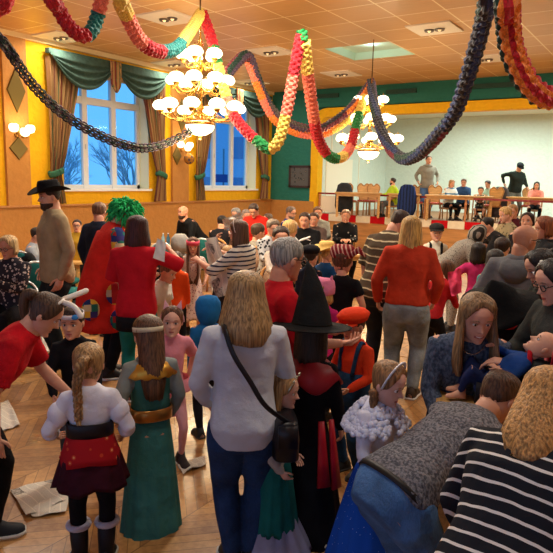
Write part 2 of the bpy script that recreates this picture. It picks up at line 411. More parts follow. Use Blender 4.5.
    for sd_, sg in (('R', 1), ('L', -1)):
        a, e, wv = p.sh[sd_], p.el[sd_], p.wr[sd_]; aw = (.75+.25*w)
        m1 = (a+e)/2; m2 = e+(wv-e)*.3; m3 = e+(wv-e)*.7
        b.limb([a, m1, e+(a-e)*.08, m2, m3, wv], [v(.031)*aw, v(.027)*aw, v(.0215)*aw, v(.0225)*aw, v(.0175)*aw, v(.0145)*aw], 12)
        hand(b, p, sd_, sg, e, wv, v(hl), curl)
        h_, k_, n_ = p.hj[sd_], p.kn[sd_], p.ank[sd_]; lw = (.7+.3*w)*legw
        b.limb([h_, (h_+k_)/2, k_, k_+(n_-k_)*.3, k_+(n_-k_)*.65, n_], [v(.040)*lw, v(.038)*lw, v(.029)*lw, v(.03)*lw, v(.022)*lw, v(.017)*lw], 12)
        footm(b, p, sd_, sg, n_, K, .0)
    p.skinmat = sk
    eye = plain('F2EEE8', .3); iris = plain('2A1C14', .2); brow = hairm(hair[1]) if hair else hairm('4A3526')
    p.body = b.build('body', [sk, plain('B4605A', .45), eye, iris, brow], root)
    vox = .006+.0017*D
    def ucap(names, inf, mat, nm='shirt', sl=sleeve, hm=hem, lab=None, lo=loose, wr_=None):
        t = MB(); ii = inf*K
        rs = [(hm, itp([(q[0], q[1]) for q in TR], hm), itp([(q[0], q[2]) for q in TR], hm), -.006)]+[q for q in TR if hm < q[0] < 1.12]
        t.rings([tring(s, hw*gw(s)*(1+.0*lo)+inf*(lo if s < .8 else 1), hd*gw(s)+inf*(lo if s < .8 else .8), yo) for s, hw, hd, yo in rs])
        for sd_, sg in (('R', 1), ('L', -1)):
            a, e, wv = p.sh[sd_], p.el[sd_], p.wr[sd_]; aw = (.75+.25*w)
            if sl <= 0: continue
            r = lambda q: v(q)*aw+ii
            ain = a+(spine(.9)*K-a)*.35
            if sl >= 1.9: t.limb([ain, a, (a+e)/2, e, (e+wv)/2, e+(wv-e)*.97], [r(.034), r(.034), r(.029), r(.025), r(.023), r(.0165)], 14)
            elif sl > 1: k = e+(wv-e)*(sl-1); t.limb([ain, a, (a+e)/2, e, k], [r(.034), r(.034), r(.029), r(.026), r(.024)], 14)
            else: t.tube([ain, a, a+(e-a)*.45*sl, a+(e-a)*sl], [r(.034), r(.035), r(.033), r(.034)], 14)
        o = t.build(nm, mat, root); smooth_remesh(o, vox, 6 if sl < 3 else 4, (0 if nofold else .013*K/1.7 if D < 7 else 0)); 
        if lab: o['label'] = lab
        return o
    p.ucap = ucap
    if top: p.shirt = ucap(None, .009, top)
    if bottom and kind in ('trousers', 'shorts'):
        t = MB(); t.rings([tring(s, hw*w*(.97 if s else 1)+.004, hd*w+.004, yo) for s, hw, hd, yo in [(-.26, .07, .055, -.006), (-.1, .095, .07, -.012), (0, .1, .074, -.014), (.12, .094, .067, -.006), (.22, .088, .062, -.002)]])
        for sd_, sg in (('R', 1), ('L', -1)):
            h_, k_, n_ = p.hj[sd_], p.kn[sd_], p.ank[sd_]; lw = (.7+.3*w)*legw
            e = k_+(n_-k_)*(.97 if blen >= 1 else max(0.02, blen)); q = .97 if blen >= 1 else blen
            bk = Vector((0, -.012*K if not sit else 0, 0))
            t.tube([h_+Vector((0, 0, .02*K)) if not sit else h_, h_+(k_-h_)*.2+bk, (h_+k_)/2, k_, k_+(n_-k_)*q*.35, k_+(n_-k_)*q*.7, e], [v(.056)*lw, v(.062)*lw, v(.053)*lw, v(.040)*lw, v(.039)*lw, v(.032)*lw, v(.028)*lw], 14)
        if not kid and not sit: [t.ball((p0+frame(0)[1]*-.0+Vector((sg_*.045*w, -.035*w*math.cos(la), -.025-.02*math.sin(la))))*K, (v(.052)*w, v(.042)*w, v(.055)*w), 14, 10) for sg_ in (-1, 1)]
        p.legs = t.build(kind, bottom, root); smooth_remesh(p.legs, vox, 5, .008*K/1.7 if D < 7 else 0)
    if dress or kind == 'skirt':
        m_ = dress or bottom; t = MB(); n = 72; RR = []; base_s = ds; c0 = spine(base_s)*K; pl = rnd.random()*6
        for k in range(15):
            q = k/14; z = c0.z-(dl*K)*q; zz = q
            rx = v(.085*w+.006)+(v(dw)-v(.085*w))*(zz**.8); ry = v(.06*w+.006)+(v(dw*.8)-v(.06*w))*(zz**.8)
            if q < .25: rx = max(rx, v(.104*w)*min(1, .75+q*1.6)); ry = max(ry, v(.078*w)*min(1, .75+q*1.6))
            cy = (c0*(1-min(1, q*3))+p0*K*min(1, q*3)).y; row = []
            for j in range(n):
                a = 2*math.pi*j/n; pf = 1+.05*zz*math.sin(a*11+pl+1.5*math.sin(a*2))+.02*zz*math.sin(a*23)
                row.append(Vector((math.cos(a)*rx*pf, cy+math.sin(a)*ry*pf, z+.012*K*zz*math.sin(a*5+pl))))
            RR.append(row)
        RR.append([Vector((r.x*.96, r.y*.96 , r.z+.01)) for r in RR[-1]]); RR.append([Vector((r.x*.5, r.y*.5, c0.z-.25*dl*K)) for r in RR[-1]])
        t.rings(RR); p.skirt = t.build('skirt' if kind == 'skirt' else 'dress', m_, root)
    if not bare:
        for sd_, sg in (('R', 1), ('L', -1)):
            t = MB(); footm(t, p, sd_, sg, p.ank[sd_], K, .007, sole=True)
            t.build('shoe', [plain(shoes, .6), plain('D8D4CC' if shoes != '22201F' else '3A3632', .7)], root)
    if hair and hair[0] != 'bald':
        st, hc2, ln = hair[:3]; kw = hair[3] if len(hair) > 3 else {}
        kw = dict(kw); pt = kw.pop('pony', None)
        hm_ = hair_mesh(p, st, ln, **kw) if ln else hair_mesh(p, st, 0, **kw)
        if pt: ponytail(hm_, hf, pt, p)
        p.hair = hm_.build('hair', hairm(hc2), root)
    return p
def hand(b, p, sd_, sg, e, w, hl, curl):
    d = (w-e).normalized(); side = Vector((0, 1, 0))
    thumbdir = side-d*side.dot(d)
    if thumbdir.length < .3: thumbdir = Vector((0, 0, 1))-d*d.z
    thumbdir.normalize(); n = d.cross(thumbdir)*(-sg); n.normalize()     # palm normal, towards the body
    if n.x*sg > 0: n = -n
    pw = hl*.21; pt = hl*.085
    b.tube([w-d*hl*.05, w+d*hl*.1, w+d*hl*.3, w+d*hl*.46, w+d*hl*.52], [pw*.62, pw*.85, pw, pw*.98, pw*.7], 10, pt/pw*1.3, ref=thumbdir)
    for k, (o, ln) in enumerate(((.75, .44), (.27, .5), (-.22, .47), (-.68, .37))):
        c = w+d*hl*.47+thumbdir*(o*pw); pts = [c]; a = 0
        for j in range(3):
            a += curl*(.7+.12*k); c = c+(d*math.cos(a)+n*math.sin(a))*(ln*hl*(.42, .32, .26)[j]); pts.append(c)
        b.limb(pts, [hl*.048, hl*.046, hl*.042, hl*.034], 6)
    c = w+d*hl*.14+thumbdir*pw*.7; q = (thumbdir*.75+d*.7+n*.3).normalized(); q2 = (thumbdir*.2+d*.9+n*.4).normalized()
    b.limb([c, c+q*hl*.2, c+q*hl*.2+q2*hl*.17, c+q*hl*.2+q2*hl*.28], [hl*.06, hl*.055, hl*.048, hl*.036], 7)
def footm(b, p, sd_, sg, an, K, inf, sole=False):
    f = Vector((sg*.22, 1, 0)).normalized(); X = Vector((f.y, -f.x, 0)); z0 = an.z-.045*K; R = []; L = .148*K
    pr = [(-.30, .6, .5), (-.22, .9, .8), (-.05, 1, 1.0), (.15, .95, .85), (.35, 1.1, .55), (.55, 1.15, .42), (.68, .85, .34), (.74, .4, .2)]
    for t, w_, h_ in pr:
        c = an+f*(t*L)+Vector((0, 0, 0)); hw = .026*K*w_+inf*K*.6; top = z0+.072*K*h_+inf*K; row = []
        for k in range(14):
            q = 2*math.pi*k/14; ss = math.sin(q); zz = (z0+(top-z0)*max(0, ss)**.8) if ss > 0 else z0-(.0)
            row.append(Vector((c.x+X.x*math.cos(q)*hw, c.y+X.y*math.cos(q)*hw, zz+(0 if ss > 0 else .002*ss))))
        R.append(row)
    b.rings(R)
    if inf: b.tube([an+Vector((0, 0, .028*K)), an-Vector((0, 0, .01*K))], [.026*K, .03*K], 12)
    if sole:
        b.cur = 1; R2 = []
        for t, w_, h_ in pr:
            c = an+f*(t*L*1.03); hw = .030*K*w_+inf*K*.6
            R2.append([Vector((c.x+X.x*a*hw, c.y+X.y*a*hw, z0+zz)) for a, zz in ((-1, .001), (-1, .013*K), (1, .013*K), (1, .001))])
        b.rings(R2); b.cur = 0
def ponytail(b, hf, pt, p):
    kind, L = pt[0], pt[1]; s = hf.h
    if kind == 'bun': b.ball(hf(0, -.5, .85), s*.19, 14, 10); return
    a = hf(0, -.42, .72); Y = Vector((math.sin(p.hyaw), math.cos(p.hyaw), 0))
    x0 = pt[2] if len(pt) > 2 else 0
    sx = Vector((math.cos(p.hyaw), -math.sin(p.hyaw), 0))*x0*s
    if kind == 'side': a = hf(x0, -.1, .3); pts = [a, a+Vector((0, 0, -L*.5)), a+Vector((0, 0, -L))]; sx = Vector((0, 0, 0))
    else: pts = [a, hf(0, -.62, .66)+sx*.5, hf(0, -.62, .5)+sx-Vector((0, 0, L*.25)), hf(0, -.52, .5)+sx-Vector((0, 0, L*.65)), hf(0, -.5, .5)+sx-Vector((0, 0, L))]
    if kind in ('braid', 'side'):
        m = 40; q = [catmull(pts, k/m) for k in range(m+1)]
        for ph in (0, 2.09, 4.19):
            pp = [Vector(x)+Vector((math.sin(k*.75+ph)*s*.07, math.cos(k*1.5+ph)*s*.03, 0)) for k, x in enumerate(q)]
            b.tube(pp, [s*(.085*(1-.5*k/m)) for k in range(m+1)], 8)
        b.tube([q[-1], q[-1]-Vector((0, 0, s*.3))], [s*.07, s*.02], 8)
    else:
        q = [catmull(pts, k/16) for k in range(17)]; b.tube(q, [s*(.06 if k == 0 else .15-.11*(k/16)**1.5) for k in range(17)], 14)
def catmull(P, t):
    n = len(P)-1; x = min(t*n, n-1e-6); i = int(x); f = x-i; g_ = lambda k: Vector(P[max(0, min(n, k))])
    a, b, c, d = g_(i-1), g_(i), g_(i+1), g_(i+2)
    return .5*((2*b)+(-a+c)*f+(2*a-5*b+4*c-d)*f*f+(-a+3*b-3*c+d)*f**3)
# head wear
def hat_cowboy(p, mat, s=1.0, band=None):
    hf = p.hf; b = MB(); prof = []; n = 40
    def ringh(r, z, curl=0, sx=1, sy=1.15): return [hf(math.cos(q)*r*sx, math.sin(q)*r*sy-.03, z+curl*(abs(math.cos(q))**3)-.3*curl*abs(math.sin(q))**3) for q in [2*math.pi*k/n for k in range(n)]]
    R = [ringh(.38*s, .70), ringh(.6*s, .70, .08), ringh(.72*s, .72, .2), ringh(.73*s, .74, .2), ringh(.6*s, .735, .08), ringh(.41*s, .74), ringh(.38*s, 1.0), ringh(.33*s, 1.14), ringh(.25*s, 1.16), ringh(.1*s, 1.08, 0)]
    b.rings(R); o = b.build('hat', mat, p.root); return o
def hat_cap(p, mat, r=.40, brim=True, puff=0, z=.72, fl=0):
    hf = p.hf; b = MB(); n = 32
    def rg(k, zz): return [hf(math.cos(q)*itpw*k, math.sin(q)*r*1.13*k-.03, zz) for q in [2*math.pi*i/n for i in range(n)]]
    itpw = r*.97; R = [rg(.9, z-.02), rg(1.02, z), rg(1.03+puff*.5, z+.12), rg(1.0+puff, z+.2), rg(.75+puff*.8, z+.34), rg(.4, z+.4), rg(.05, z+.42)]
    b.rings(R)
    if brim:
        m = 14; A = []; B_ = []
        for i in range(m+1):
            q = math.radians(25+130*i/m); A.append((math.cos(q)*r*.98, math.sin(q)*r*1.08)); e = math.sin((i/m)*math.pi)**.5*.3
            B_.append((math.cos(q)*(r+.02), math.sin(q)*r*1.08+e))
        V = [hf(x, y, z+.03) for x, y in A]+[hf(x, y, z-.03) for x, y in B_]+[hf(x, y, z+.0) for x, y in A]+[hf(x, y, z-.06) for x, y in B_]; k = m+1
        F = []
        for i in range(m): F += [(i, i+1, k+i+1, k+i), (2*k+i, 3*k+i, 3*k+i+1, 2*k+i+1), (k+i, k+i+1, 3*k+i+1, 3*k+i)]
        b.add(V, F)
    return b.build('hat', mat, p.root)
def band_(p, mat, z0, z1, k=1.13, tilt=0, name='headband', arc=None):
    hf = p.hf; b = MB(); n = 36; R = []
    for kk, z in ((k-.08, z0), (k, z0), (k, z1), (k-.08, z1)):
        R.append([hf(headpt(.72, q)[0]*kk, headpt(.72, q)[1]*kk, z+tilt*math.cos(q)) for q in [2*math.pi*i/n for i in range(n)]])
    R.append(R[0]); b.rings(R, cap=False); return b.build(name, mat, p.root)
def alice(p, mat, r=.06, k=1.12, y=0.02, name='hairband'):
    hf = p.hf; b = MB(); b.tube([hf(math.cos(a)*.36*k, y+.05*math.sin(a), .52+math.sin(a)*.5*k) for a in [math.pi*i/20 for i in range(21)]], r*hf.h, 8, .5); return b.build(name, mat, p.root)
def specs(p, mat=None):
    hf = p.hf; b = MB(); h = hf.h
    for s in (-1, 1):
        pts = [hf(s*.155+.105*math.cos(a), .425-.03*abs(math.cos(a)), .52+.075*math.sin(a)) for a in [2*math.pi*i/16 for i in range(17)]]
        b.tube(pts, .012*h, 5); b.tube([hf(s*.26, .40, .54), hf(s*.36, .2, .54), hf(s*.365, -.05, .52)], .012*h, 5)
    b.tube([hf(-.05, .44, .53), hf(.05, .44, .53)], .012*h, 5); return b.build('glasses', mat or plain('1A1818', .3), p.root)
def beard(p, hcol):
    hf = p.hf; b = MB(); R = []; n = 24
    for i in range(9):
        z = .27-.29*i/8; row = []
        for j in range(n):
            a = math.radians(-95+190*j/(n-1)); x, y = headpt(max(z, .02), a); k = 1.035 if i < 7 else .98
            if i == 0: k = .97
            dent = .97 if (abs(x) < .1 and .17 < z < .27) else 1
            row.append(hf(x*k*dent, y*k*dent+.02, z))
        R.append(row)
    b.rings(R, cap=False, closed=False); b.tube([hf(-.12, .365, .23), hf(0, .40, .285), hf(.12, .365, .23)], .02*hf.h, 6); return b.build('beard', hairm(hcol), p.root)
# ---------------------------------------------------------------- the hall
LX, BY, HC, DADO = -11.9, 17.35, 4.95, 1.38
def S_(o): o['kind'] = 'structure'; return o
# floor: chevron-laid oak strips
mf, fb = base('parquet', hx('C08A4E'), .32, 0, .45); n_, l_ = nt(mf)
vo = texco(mf); xyz = sep(mf, vo)
WC, PW = .42, .07
pp_ = math_(mf, 'PINGPONG', xyz[0], WC); vv = math_(mf, 'ADD', xyz[1], pp_); row_ = math_(mf, 'DIVIDE', vv, PW*1.414)
fr_ = math_(mf, 'FRACT', row_); colu = math_(mf, 'FLOOR', math_(mf, 'DIVIDE', xyz[0], WC))
cb = n_.new('ShaderNodeCombineXYZ'); l_.new(math_(mf, 'FLOOR', row_), cb.inputs[0]); l_.new(colu, cb.inputs[1])
wn = n_.new('ShaderNodeTexWhiteNoise'); l_.new(cb.outputs[0], wn.inputs[0])
c1 = ramp(mf, wn.outputs['Value'], [(0, hx('8A5A30')), (1, hx('C9965A')), (.5, hx('AD7A44'))])
gr = noise_(mf, texco(mf, (30, 30, 30)), 1, 4); c2 = mx(mf, c1, ramp(mf, gr, [(.3, hx('7A4E2A')), (.7, hx('D8A868'))]), .3)
edge = math_(mf, 'LESS_THAN', fr_, .07); e2 = math_(mf, 'LESS_THAN', math_(mf, 'FRACT', math_(mf, 'DIVIDE', xyz[0], WC)), .02)
c3 = mx(mf, c2, hx('5E3C1E'), math_(mf, 'MULTIPLY', math_(mf, 'MAXIMUM', edge, e2), .7))
l_.new(c3, fb.inputs['Base Color']); l_.new(ramp(mf, noise_(mf, vo, 2.5, 5), [(.3, (.22, .22, .22, 1)), (.7, (.45, .45, .45, 1))]), fb.inputs['Roughness'])
S_(bx('floor', (-2.8, 6.7, -.05), (18.4, 21.5, .1), mf))
# ceiling: square wood-look tiles in a pale grid
mc, cb_ = base('ceiling_tiles', hx('B98A50'), .38, 0, .5); TS = .88
vo = texco(mc); xyz = sep(mc, vo); n_, l_ = nt(mc)
fx = math_(mc, 'FRACT', math_(mc, 'DIVIDE', math_(mc, 'SUBTRACT', xyz[0], -5.45), TS)); fy = math_(mc, 'FRACT', math_(mc, 'DIVIDE', math_(mc, 'SUBTRACT', xyz[1], 9.51), TS))
gx = math_(mc, 'MAXIMUM', math_(mc, 'LESS_THAN', fx, .03), math_(mc, 'LESS_THAN', fy, .03))
cbx = n_.new('ShaderNodeCombineXYZ'); l_.new(math_(mc, 'FLOOR', math_(mc, 'DIVIDE', math_(mc, 'SUBTRACT', xyz[0], -5.45), TS)), cbx.inputs[0]); l_.new(math_(mc, 'FLOOR', math_(mc, 'DIVIDE', math_(mc, 'SUBTRACT', xyz[1], 9.51), TS)), cbx.inputs[1])
wn = n_.new('ShaderNodeTexWhiteNoise'); l_.new(cbx.outputs[0], wn.inputs[0])
t1 = ramp(mc, wn.outputs['Value'], [(0, hx('C4945A')), (1, hx('D8AC70'))]); gn = noise_(mc, texco(mc, (3, 50, 1)), 1, 4)
t2 = mx(mc, t1, ramp(mc, gn, [(.3, hx('B6864C')), (.7, hx('E0B47C'))]), .35)
l_.new(mx(mc, t2, hx('F4E2B8'), gx), cb_.inputs['Base Color'])
REC = (-7.0, -5.45, 12.15, 13.66)
b = MB(); zz = HC+.06
x0, x1, y0, y1 = LX, 6.3, -4, BY
for (a, c_, d, e) in ((x0, REC[0], y0, y1), (REC[1], x1, y0, y1), (REC[0], REC[1], y0, REC[2]), (REC[0], REC[1], REC[3], y1)): b.box(((a+c_)/2, (d+e)/2, zz), (c_-a, e-d, .12))
S_(b.build('ceiling', mc, smooth=False))
b = MB(); tm = plain('B4D2C4', .7)
for (c_, d) in (((REC[0]+.012, (REC[2]+REC[3])/2, HC+.105), (.02, 1.5, .2)), ((REC[1]-.012, (REC[2]+REC[3])/2, HC+.105), (.02, 1.5, .2)), (((REC[0]+REC[1])/2, REC[2]+.012, HC+.105), (1.55, .02, .2)), (((REC[0]+REC[1])/2, REC[3]-.012, HC+.105), (1.55, .02, .2)), (((REC[0]+REC[1])/2, (REC[2]+REC[3])/2, HC+.19), (1.6, 1.55, .04))): b.box(c_, d)
S_(b.build('trim_1', tm, smooth=False))
# walls
yel, och, grn = cloth('E3AE1C', .04, .7, 40), cloth('B88244', .05, .7, 40), cloth('2B6E60', .05, .7, 40)
yel2 = cloth('E8B21A', .05, .7, 40)
WIN = [(8.95, 11.62), (13.8, 16.47)]; SILL, HEAD = 1.72, 4.5
b = MB()
def wbox(b, y0, y1, z0, z1, x=LX, t=.5): b.box((x-t/2, (y0+y1)/2, (z0+z1)/2), (t, y1-y0, z1-z0))
wbox(b, -4, BY+.5, 0, SILL); wbox(b, -4, BY+.5, HEAD, HC+.12); wbox(b, -4, WIN[0][0], SILL, HEAD); wbox(b, WIN[0][1], WIN[1][0], SILL, HEAD); wbox(b, WIN[1][1], BY+.5, SILL, HEAD)
S_(b.build('wall_left', yel, smooth=False))
b = MB(); b.box((6.5, 6.7, HC/2), (.4, 21.5, HC)); S_(b.build('wall_right', yel, smooth=False))
b = MB(); b.box((-2.8, -4.2, .45), (18.4, .4, .9)); b.box((-2.8, -4.2, 4.55), (18.4, .4, .9)); [b.box((x_, -4.2, 2.5), (.9, .4, 3.3)) for x_ in (-11.6, -7.2, -2.8, 1.6, 6)]; S_(b.build('wall_front', yel, smooth=False))
b = MB(); wbox(b, -1.5, BY-.06, 0, DADO, LX+.06, .06)
for y0, y1 in ((2.6, 3.15), (7.5, 8.05), (12.45, 13.1)): wbox(b, y0, y1, DADO, HC, LX+.08, .08)
S_(b.build('trim_2', och, smooth=False))
b = MB(); b.box((LX+.07, 7.9, DADO), (.1, 18.8, .04)); S_(b.build('trim_3', wood('B88048'), smooth=False))
b = MB(); b.box((LX+.1, 7.9, .07), (.08, 18.8, .14)); S_(b.build('baseboard_left', wood('7A4A22'), smooth=False))
b = MB(); b.box((LX+.05, 7.9, HC-.05), (.1, 18.8, .1)); S_(b.build('trim_4', plain('E6CFA0'), smooth=False))
# back wall with the stage opening
OX0 = -10.1; OT = 4.08; SX1 = 6.3; SZ = 1.0
b = MB(); b.box(((LX+OX0)/2-.02, BY+.15, HC/2), (OX0-LX+.04, .3, HC)); b.box(((OX0+SX1)/2, BY+.15, (OT+.26+HC)/2), (SX1-OX0, .3, HC-OT-.26)); S_(b.build('wall_back', grn, smooth=False))
b = MB(); b.box(((LX+OX0)/2-.05, BY-.02, DADO/2), (OX0-LX, .06, DADO)); S_(b.build('trim_5', och, smooth=False))
# yellow arch border with a rounded corner
b = MB(); r_ = .55; oy = BY-.03; inn, out = [], []
pts_o = [(OX0-.22, 0)]+[(OX0-.22+r_-r_*math.cos(a), OT+.27-r_+r_*math.sin(a)) for a in [math.pi/2*i/10 for i in range(11)]]+[(SX1, OT+.27)]
pts_i = [(OX0+.05, 0)]+[(OX0+.05+(r_-.2)-(r_-.2)*math.cos(a), OT-(r_-.2)+(r_-.2)*math.sin(a)) for a in [math.pi/2*i/10 for i in range(11)]]+[(SX1, OT)]
b.rings([[Vector((x, oy, z)) for x, z in pts_o], [Vector((x, oy, z)) for x, z in pts_i], [Vector((x, BY+.3, z)) for x, z in pts_i], [Vector((x, BY+.3, z)) for x, z in pts_o]], cap=False, closed=False)
S_(b.build('trim_6', yel2, smooth=False))
b = MB()      # corner fill between the square hole and the rounded arch
for i in range(len(pts_o)-1):
    (xa, za), (xb, zb) = pts_o[i], pts_o[i+1]
    if za > 1: b.add([(xa, BY, za), (xb, BY, zb), (xb, BY, OT+.3), (xa, BY, OT+.3)], [(0, 1, 2, 3)]); 
b.add([(OX0-.25, BY, OT-.4), (OX0-.2, BY, OT-.4), (OX0-.2, BY, OT+.35), (OX0-.25, BY, OT+.35)], [(0, 1, 2, 3)])
S_(b.build('trim_7', grn, smooth=False))
# stage
crm = cloth('D2DED4', .03, .8, 30)
S_(bx('stage_floor', ((OX0+SX1)/2, (BY+23)/2, SZ-.05), (SX1-OX0, 23-BY, .1), wood('8A5A34')))
S_(bx('stage_back_wall', ((OX0+SX1)/2, 22.9, 2.7), (SX1-OX0+.2, .2, 3.6), crm))
S_(bx('stage_side_wall', (OX0-.1, (BY+23)/2, 2.7), (.2, 23-BY, 3.6), crm))
S_(bx('stage_side_wall', (SX1+.1, (BY+23)/2, 2.7), (.2, 23-BY, 3.6), crm))
S_(bx('stage_ceiling', ((OX0+SX1)/2, (BY+.3+23)/2, 4.55), (SX1-OX0+.4, 23-BY-.3, .1), plain('E2DEC8')))
S_(bx('stage_front', ((OX0+SX1)/2, BY+.02, .4), (SX1-OX0, .1, .8), wood('C08A50', 3, .5, (.5, 4, 4))))
b = MB(); b2 = MB(); x = OX0+.05; k = 0
while x < SX1: (b if k % 2 == 0 else b2).box((x+.245, BY-.04, .9), (.485, .03, .22)); x += .49; k += 1
b.box
S_(b.build('trim_8', cloth('C4141E', .1), smooth=False)); S_(b2.build('trim_9', cloth('EDE4C8', .06), smooth=False))
b = MB()
for y in (18.3, 20.4): b.box((OX0+.01, y, 2.6), (.03, .03, 3.2))
b.box((OX0+.01, 18.9, 1.9), (.05, 1.9, 1.85)); S_(b.build('trim_10', plain('EFE8D4'), smooth=False))
for i in range(2):
    v_ = bx('ceiling_vent', ((-9.85, -7.3)[i], BY-.03, 4.72), (.95, .06, .12), plain('1B3B30')); tag(v_, ('dark slotted air vent on green wall above left end of stage arch', 'dark slotted air vent on green wall beam near the hanging lamp')[i], 'vent')
    b = MB(); [b.box((0, -.035, -.045+.03*j), (.93, .012, .008)) for j in range(4)]; b.build('slat', plain('3C6052'), v_, False)
v_ = bx('ceiling_vent', (-4.7, BY-.03, 4.72), (1.5, .06, .12), plain('1B3B30')); tag(v_, 'dark slotted air vent on green wall beam behind the dark twisted garland', 'vent')
b = MB(); [b.box((0, -.035, -.045+.03*j), (1.48, .012, .008)) for j in range(4)]; b.build('slat', plain('3C6052'), v_, False)
# rail on the stage edge
rt = empty('stage_railing', ((OX0+SX1)/2, BY+.1, SZ), 'red-brown wooden handrail with light posts along the stage edge', 'railing')
wr = wood('8A201C', 4, .4); wp = wood('C08050')
b = MB(); b.box((0, 0, .66), (SX1-OX0, .06, .055)); b.build('handrail', wr, rt, False)
x = OX0+.1
while x < SX1-.3:
    xx = x-(OX0+SX1)/2; b = MB(); b.box((xx, 0, .31), (.055, .05, .62)); b.build('post', wp, rt, False); x += 1.2
bx('front_panel', (-(SX1-OX0)/2+.45, .03, .32), (.82, .03, .52), plain('E9DEC2'), rt)
# ceiling light panels
for i, (x, y) in enumerate(PANELS):
    nm = ['centre of the left half, near the hanging lamp rod', 'nearest the left wall, above the first window', 'by left wall, above the gap between windows', 'left of the green garland peak', 'just left of the teal ceiling recess', 'by left wall above second window', 'upper right, behind the dark garland', 'right, farther back near the green beam', 'far right, out beyond the garlands', 'far right back corner'][i]
    lt = empty('ceiling_light', (x, y, HC), 'square ceiling light panel, '+nm, 'ceiling light', 'square light panels in the ceiling')
    b = MB(); b.box((0, 0, -.012), (.84, .84, .03)); b.build('panel', plain('E9E4D8', .5), lt, False)
    for s in (-1, 1):
        b = MB(); b.lathe([(.02, -.03), (.07, -.03), (.085, -.06), (.095, -.03)], 16, (s*.1, 0, 0)); sp = b.build('spot', plain('77706A', .3, .6), lt); b = MB(); b.ball((s*.1, 0, -.04), .035, 10, 6); b.build('bulb', emit('FFE2B0', .7), sp)
# ---------------------------------------------------------------- windows, curtains
wht = plain('D8DCDC', .4); glass = bpy.data.materials.new('window_glass'); glass.use_nodes = True
n_, l_ = nt(glass); n_.remove(n_['Principled BSDF']); tr = n_.new('ShaderNodeBsdfTransparent'); tr.inputs[0].default_value = (.62, .92, 1, 1); gl = n_.new('ShaderNodeBsdfGlossy'); gl.inputs['Roughness'].default_value = .05
ms = n_.new('ShaderNodeMixShader'); ms.inputs[0].default_value = .02; l_.new(tr.outputs[0], ms.inputs[1]); l_.new(gl.outputs[0], ms.inputs[2]); l_.new(ms.outputs[0], n_['Material Output'].inputs[0])
cur_m, cb3 = base('striped_curtain', hx('A07048'), .85, 0, .15)
DEP = .38
for wi, (y0, y1) in enumerate(WIN):
    yc = (y0+y1)/2; w_ = y1-y0
    wn_ = S_(bpy.data.objects.new('window_%d' % (wi+1), None)); COL.objects.link(wn_); wn_.location = (LX-DEP, yc, 0)
    b = MB()
    for y in (-w_/2+.05, w_/2-.05): b.box((0, y, (SILL+HEAD)/2), (.09, .1, HEAD-SILL))
    b.box((0, 0, SILL+.06), (.09, w_, .12)); b.box((0, 0, HEAD-.04), (.09, w_, .1)); b.box((.01, 0, 3.84), (.1, w_, .17))
    for k in (-1, 1): b.box((.015, k*w_/6, (SILL+HEAD)/2), (.1, .15, HEAD-SILL))
    S_(b.build('window_frame', wht, wn_, False))
    b = MB(); 
    for k in range(3): b.box((-.01, (-1+k)*w_/3, (SILL+HEAD)/2), (.008, w_/3-.1, HEAD-SILL-.1))
    S_(b.build('pane', glass, wn_, False))
    b = MB(); b.box((DEP/2+.03, 0, SILL+.0), (DEP+.1, w_+.1, .05)); S_(b.build('window_sill', plain('E4E6E2', .4), wn_, False))
    b = MB()
    for y in (-w_/2-.0, w_/2+.0): b.box((DEP/2, y, (SILL+HEAD)/2), (DEP, .012, HEAD-SILL))
    S_(b.build('window_reveal', plain('DCDCB4', .7), wn_, False))
    b = MB()
    for k in (-1, 1): b.box((.07, k*w_/6, 2.75), (.03, .02, .12))
    S_(b.build('window_handle', plain('C8CCD0', .3), wn_, False))
n_, l_ = nt(cur_m); t_ = n_.new('ShaderNodeAttribute'); t_.attribute_name = 'u'
l_.new(ramp(cur_m, math_(cur_m, 'FRACT', math_(cur_m, 'MULTIPLY', t_.outputs['Fac'], 5)), [(0, hx('8C6C48')), (.25, hx('6E3A30')), (.38, hx('96784E')), (.6, hx('4E5A40')), (.72, hx('8E6E48')), (.86, hx('623C30'))], True), cb3.inputs['Base Color'])
def curtain(yc, side, who):
    n, m = 60, 40; V = []; F = []; U = []; cx = LX+.16
    zt, zb, zk = 4.6, 1.42, 2.12
    for back in (0, 1):
        for i in range(m+1):
            z = zt+(zb-zt)*i/m
            if z > zk: t = (z-zk)/(zt-zk); wd = .26+.62*t**.75; ce = yc+side*(1.33-.12*t+.14*(1-t)); 
            else: t = (zk-z)/(zk-zb); wd = .26+.12*t; ce = yc+side*(1.47-.1*t)
            if z > zk: ce = yc+side*(1.78-wd/2)
            else: ce = yc+side*(1.78-.26/2-.05*t)
            for j in range(n+1):
                u = j/n; ph = 2*math.pi*u*6.5+1.3*math.sin(z*1.2+side); d = .05*math.sin(ph)+.018*math.sin(ph*2.3+z*3)
                V.append((cx+d*(.5+.5*wd)-.012*back, ce+side*wd*(.5-u)+.012*math.cos(ph), z)); U.append(u)
    k = (n+1)*(m+1)
    for s in (0, 1):
        for i in range(m):
            for j in range(n):
                a = s*k+i*(n+1)+j; F.append((a, a+1, a+n+2, a+n+1))
    me = bpy.data.meshes.new('curtain'); me.from_pydata(V, [], F); me.materials.append(cur_m); at_ = me.attributes.new('u', 'FLOAT', 'POINT'); at_.data.foreach_set('value', U)
    me.polygons.foreach_set('use_smooth', [True]*len(F)); o = bpy.data.objects.new('curtain', me); COL.objects.link(o)
    tag(o, 'brown, red and green striped curtain tied back %s' % who, 'curtain', 'striped curtains at the windows')
    b = MB(); q = []
    yk = yc+side*(1.78-.13)
    for i in range(25):
        a = 2*math.pi*i/24; q.append((cx+.1*math.cos(a), yk+.17*math.sin(a), zk+.06*math.sin(a)*-side*1.0))
    b.tube(q, .07, 8, .35, ref=(0, 0, 1)); b.build('tieback', cloth('35644F'), o)
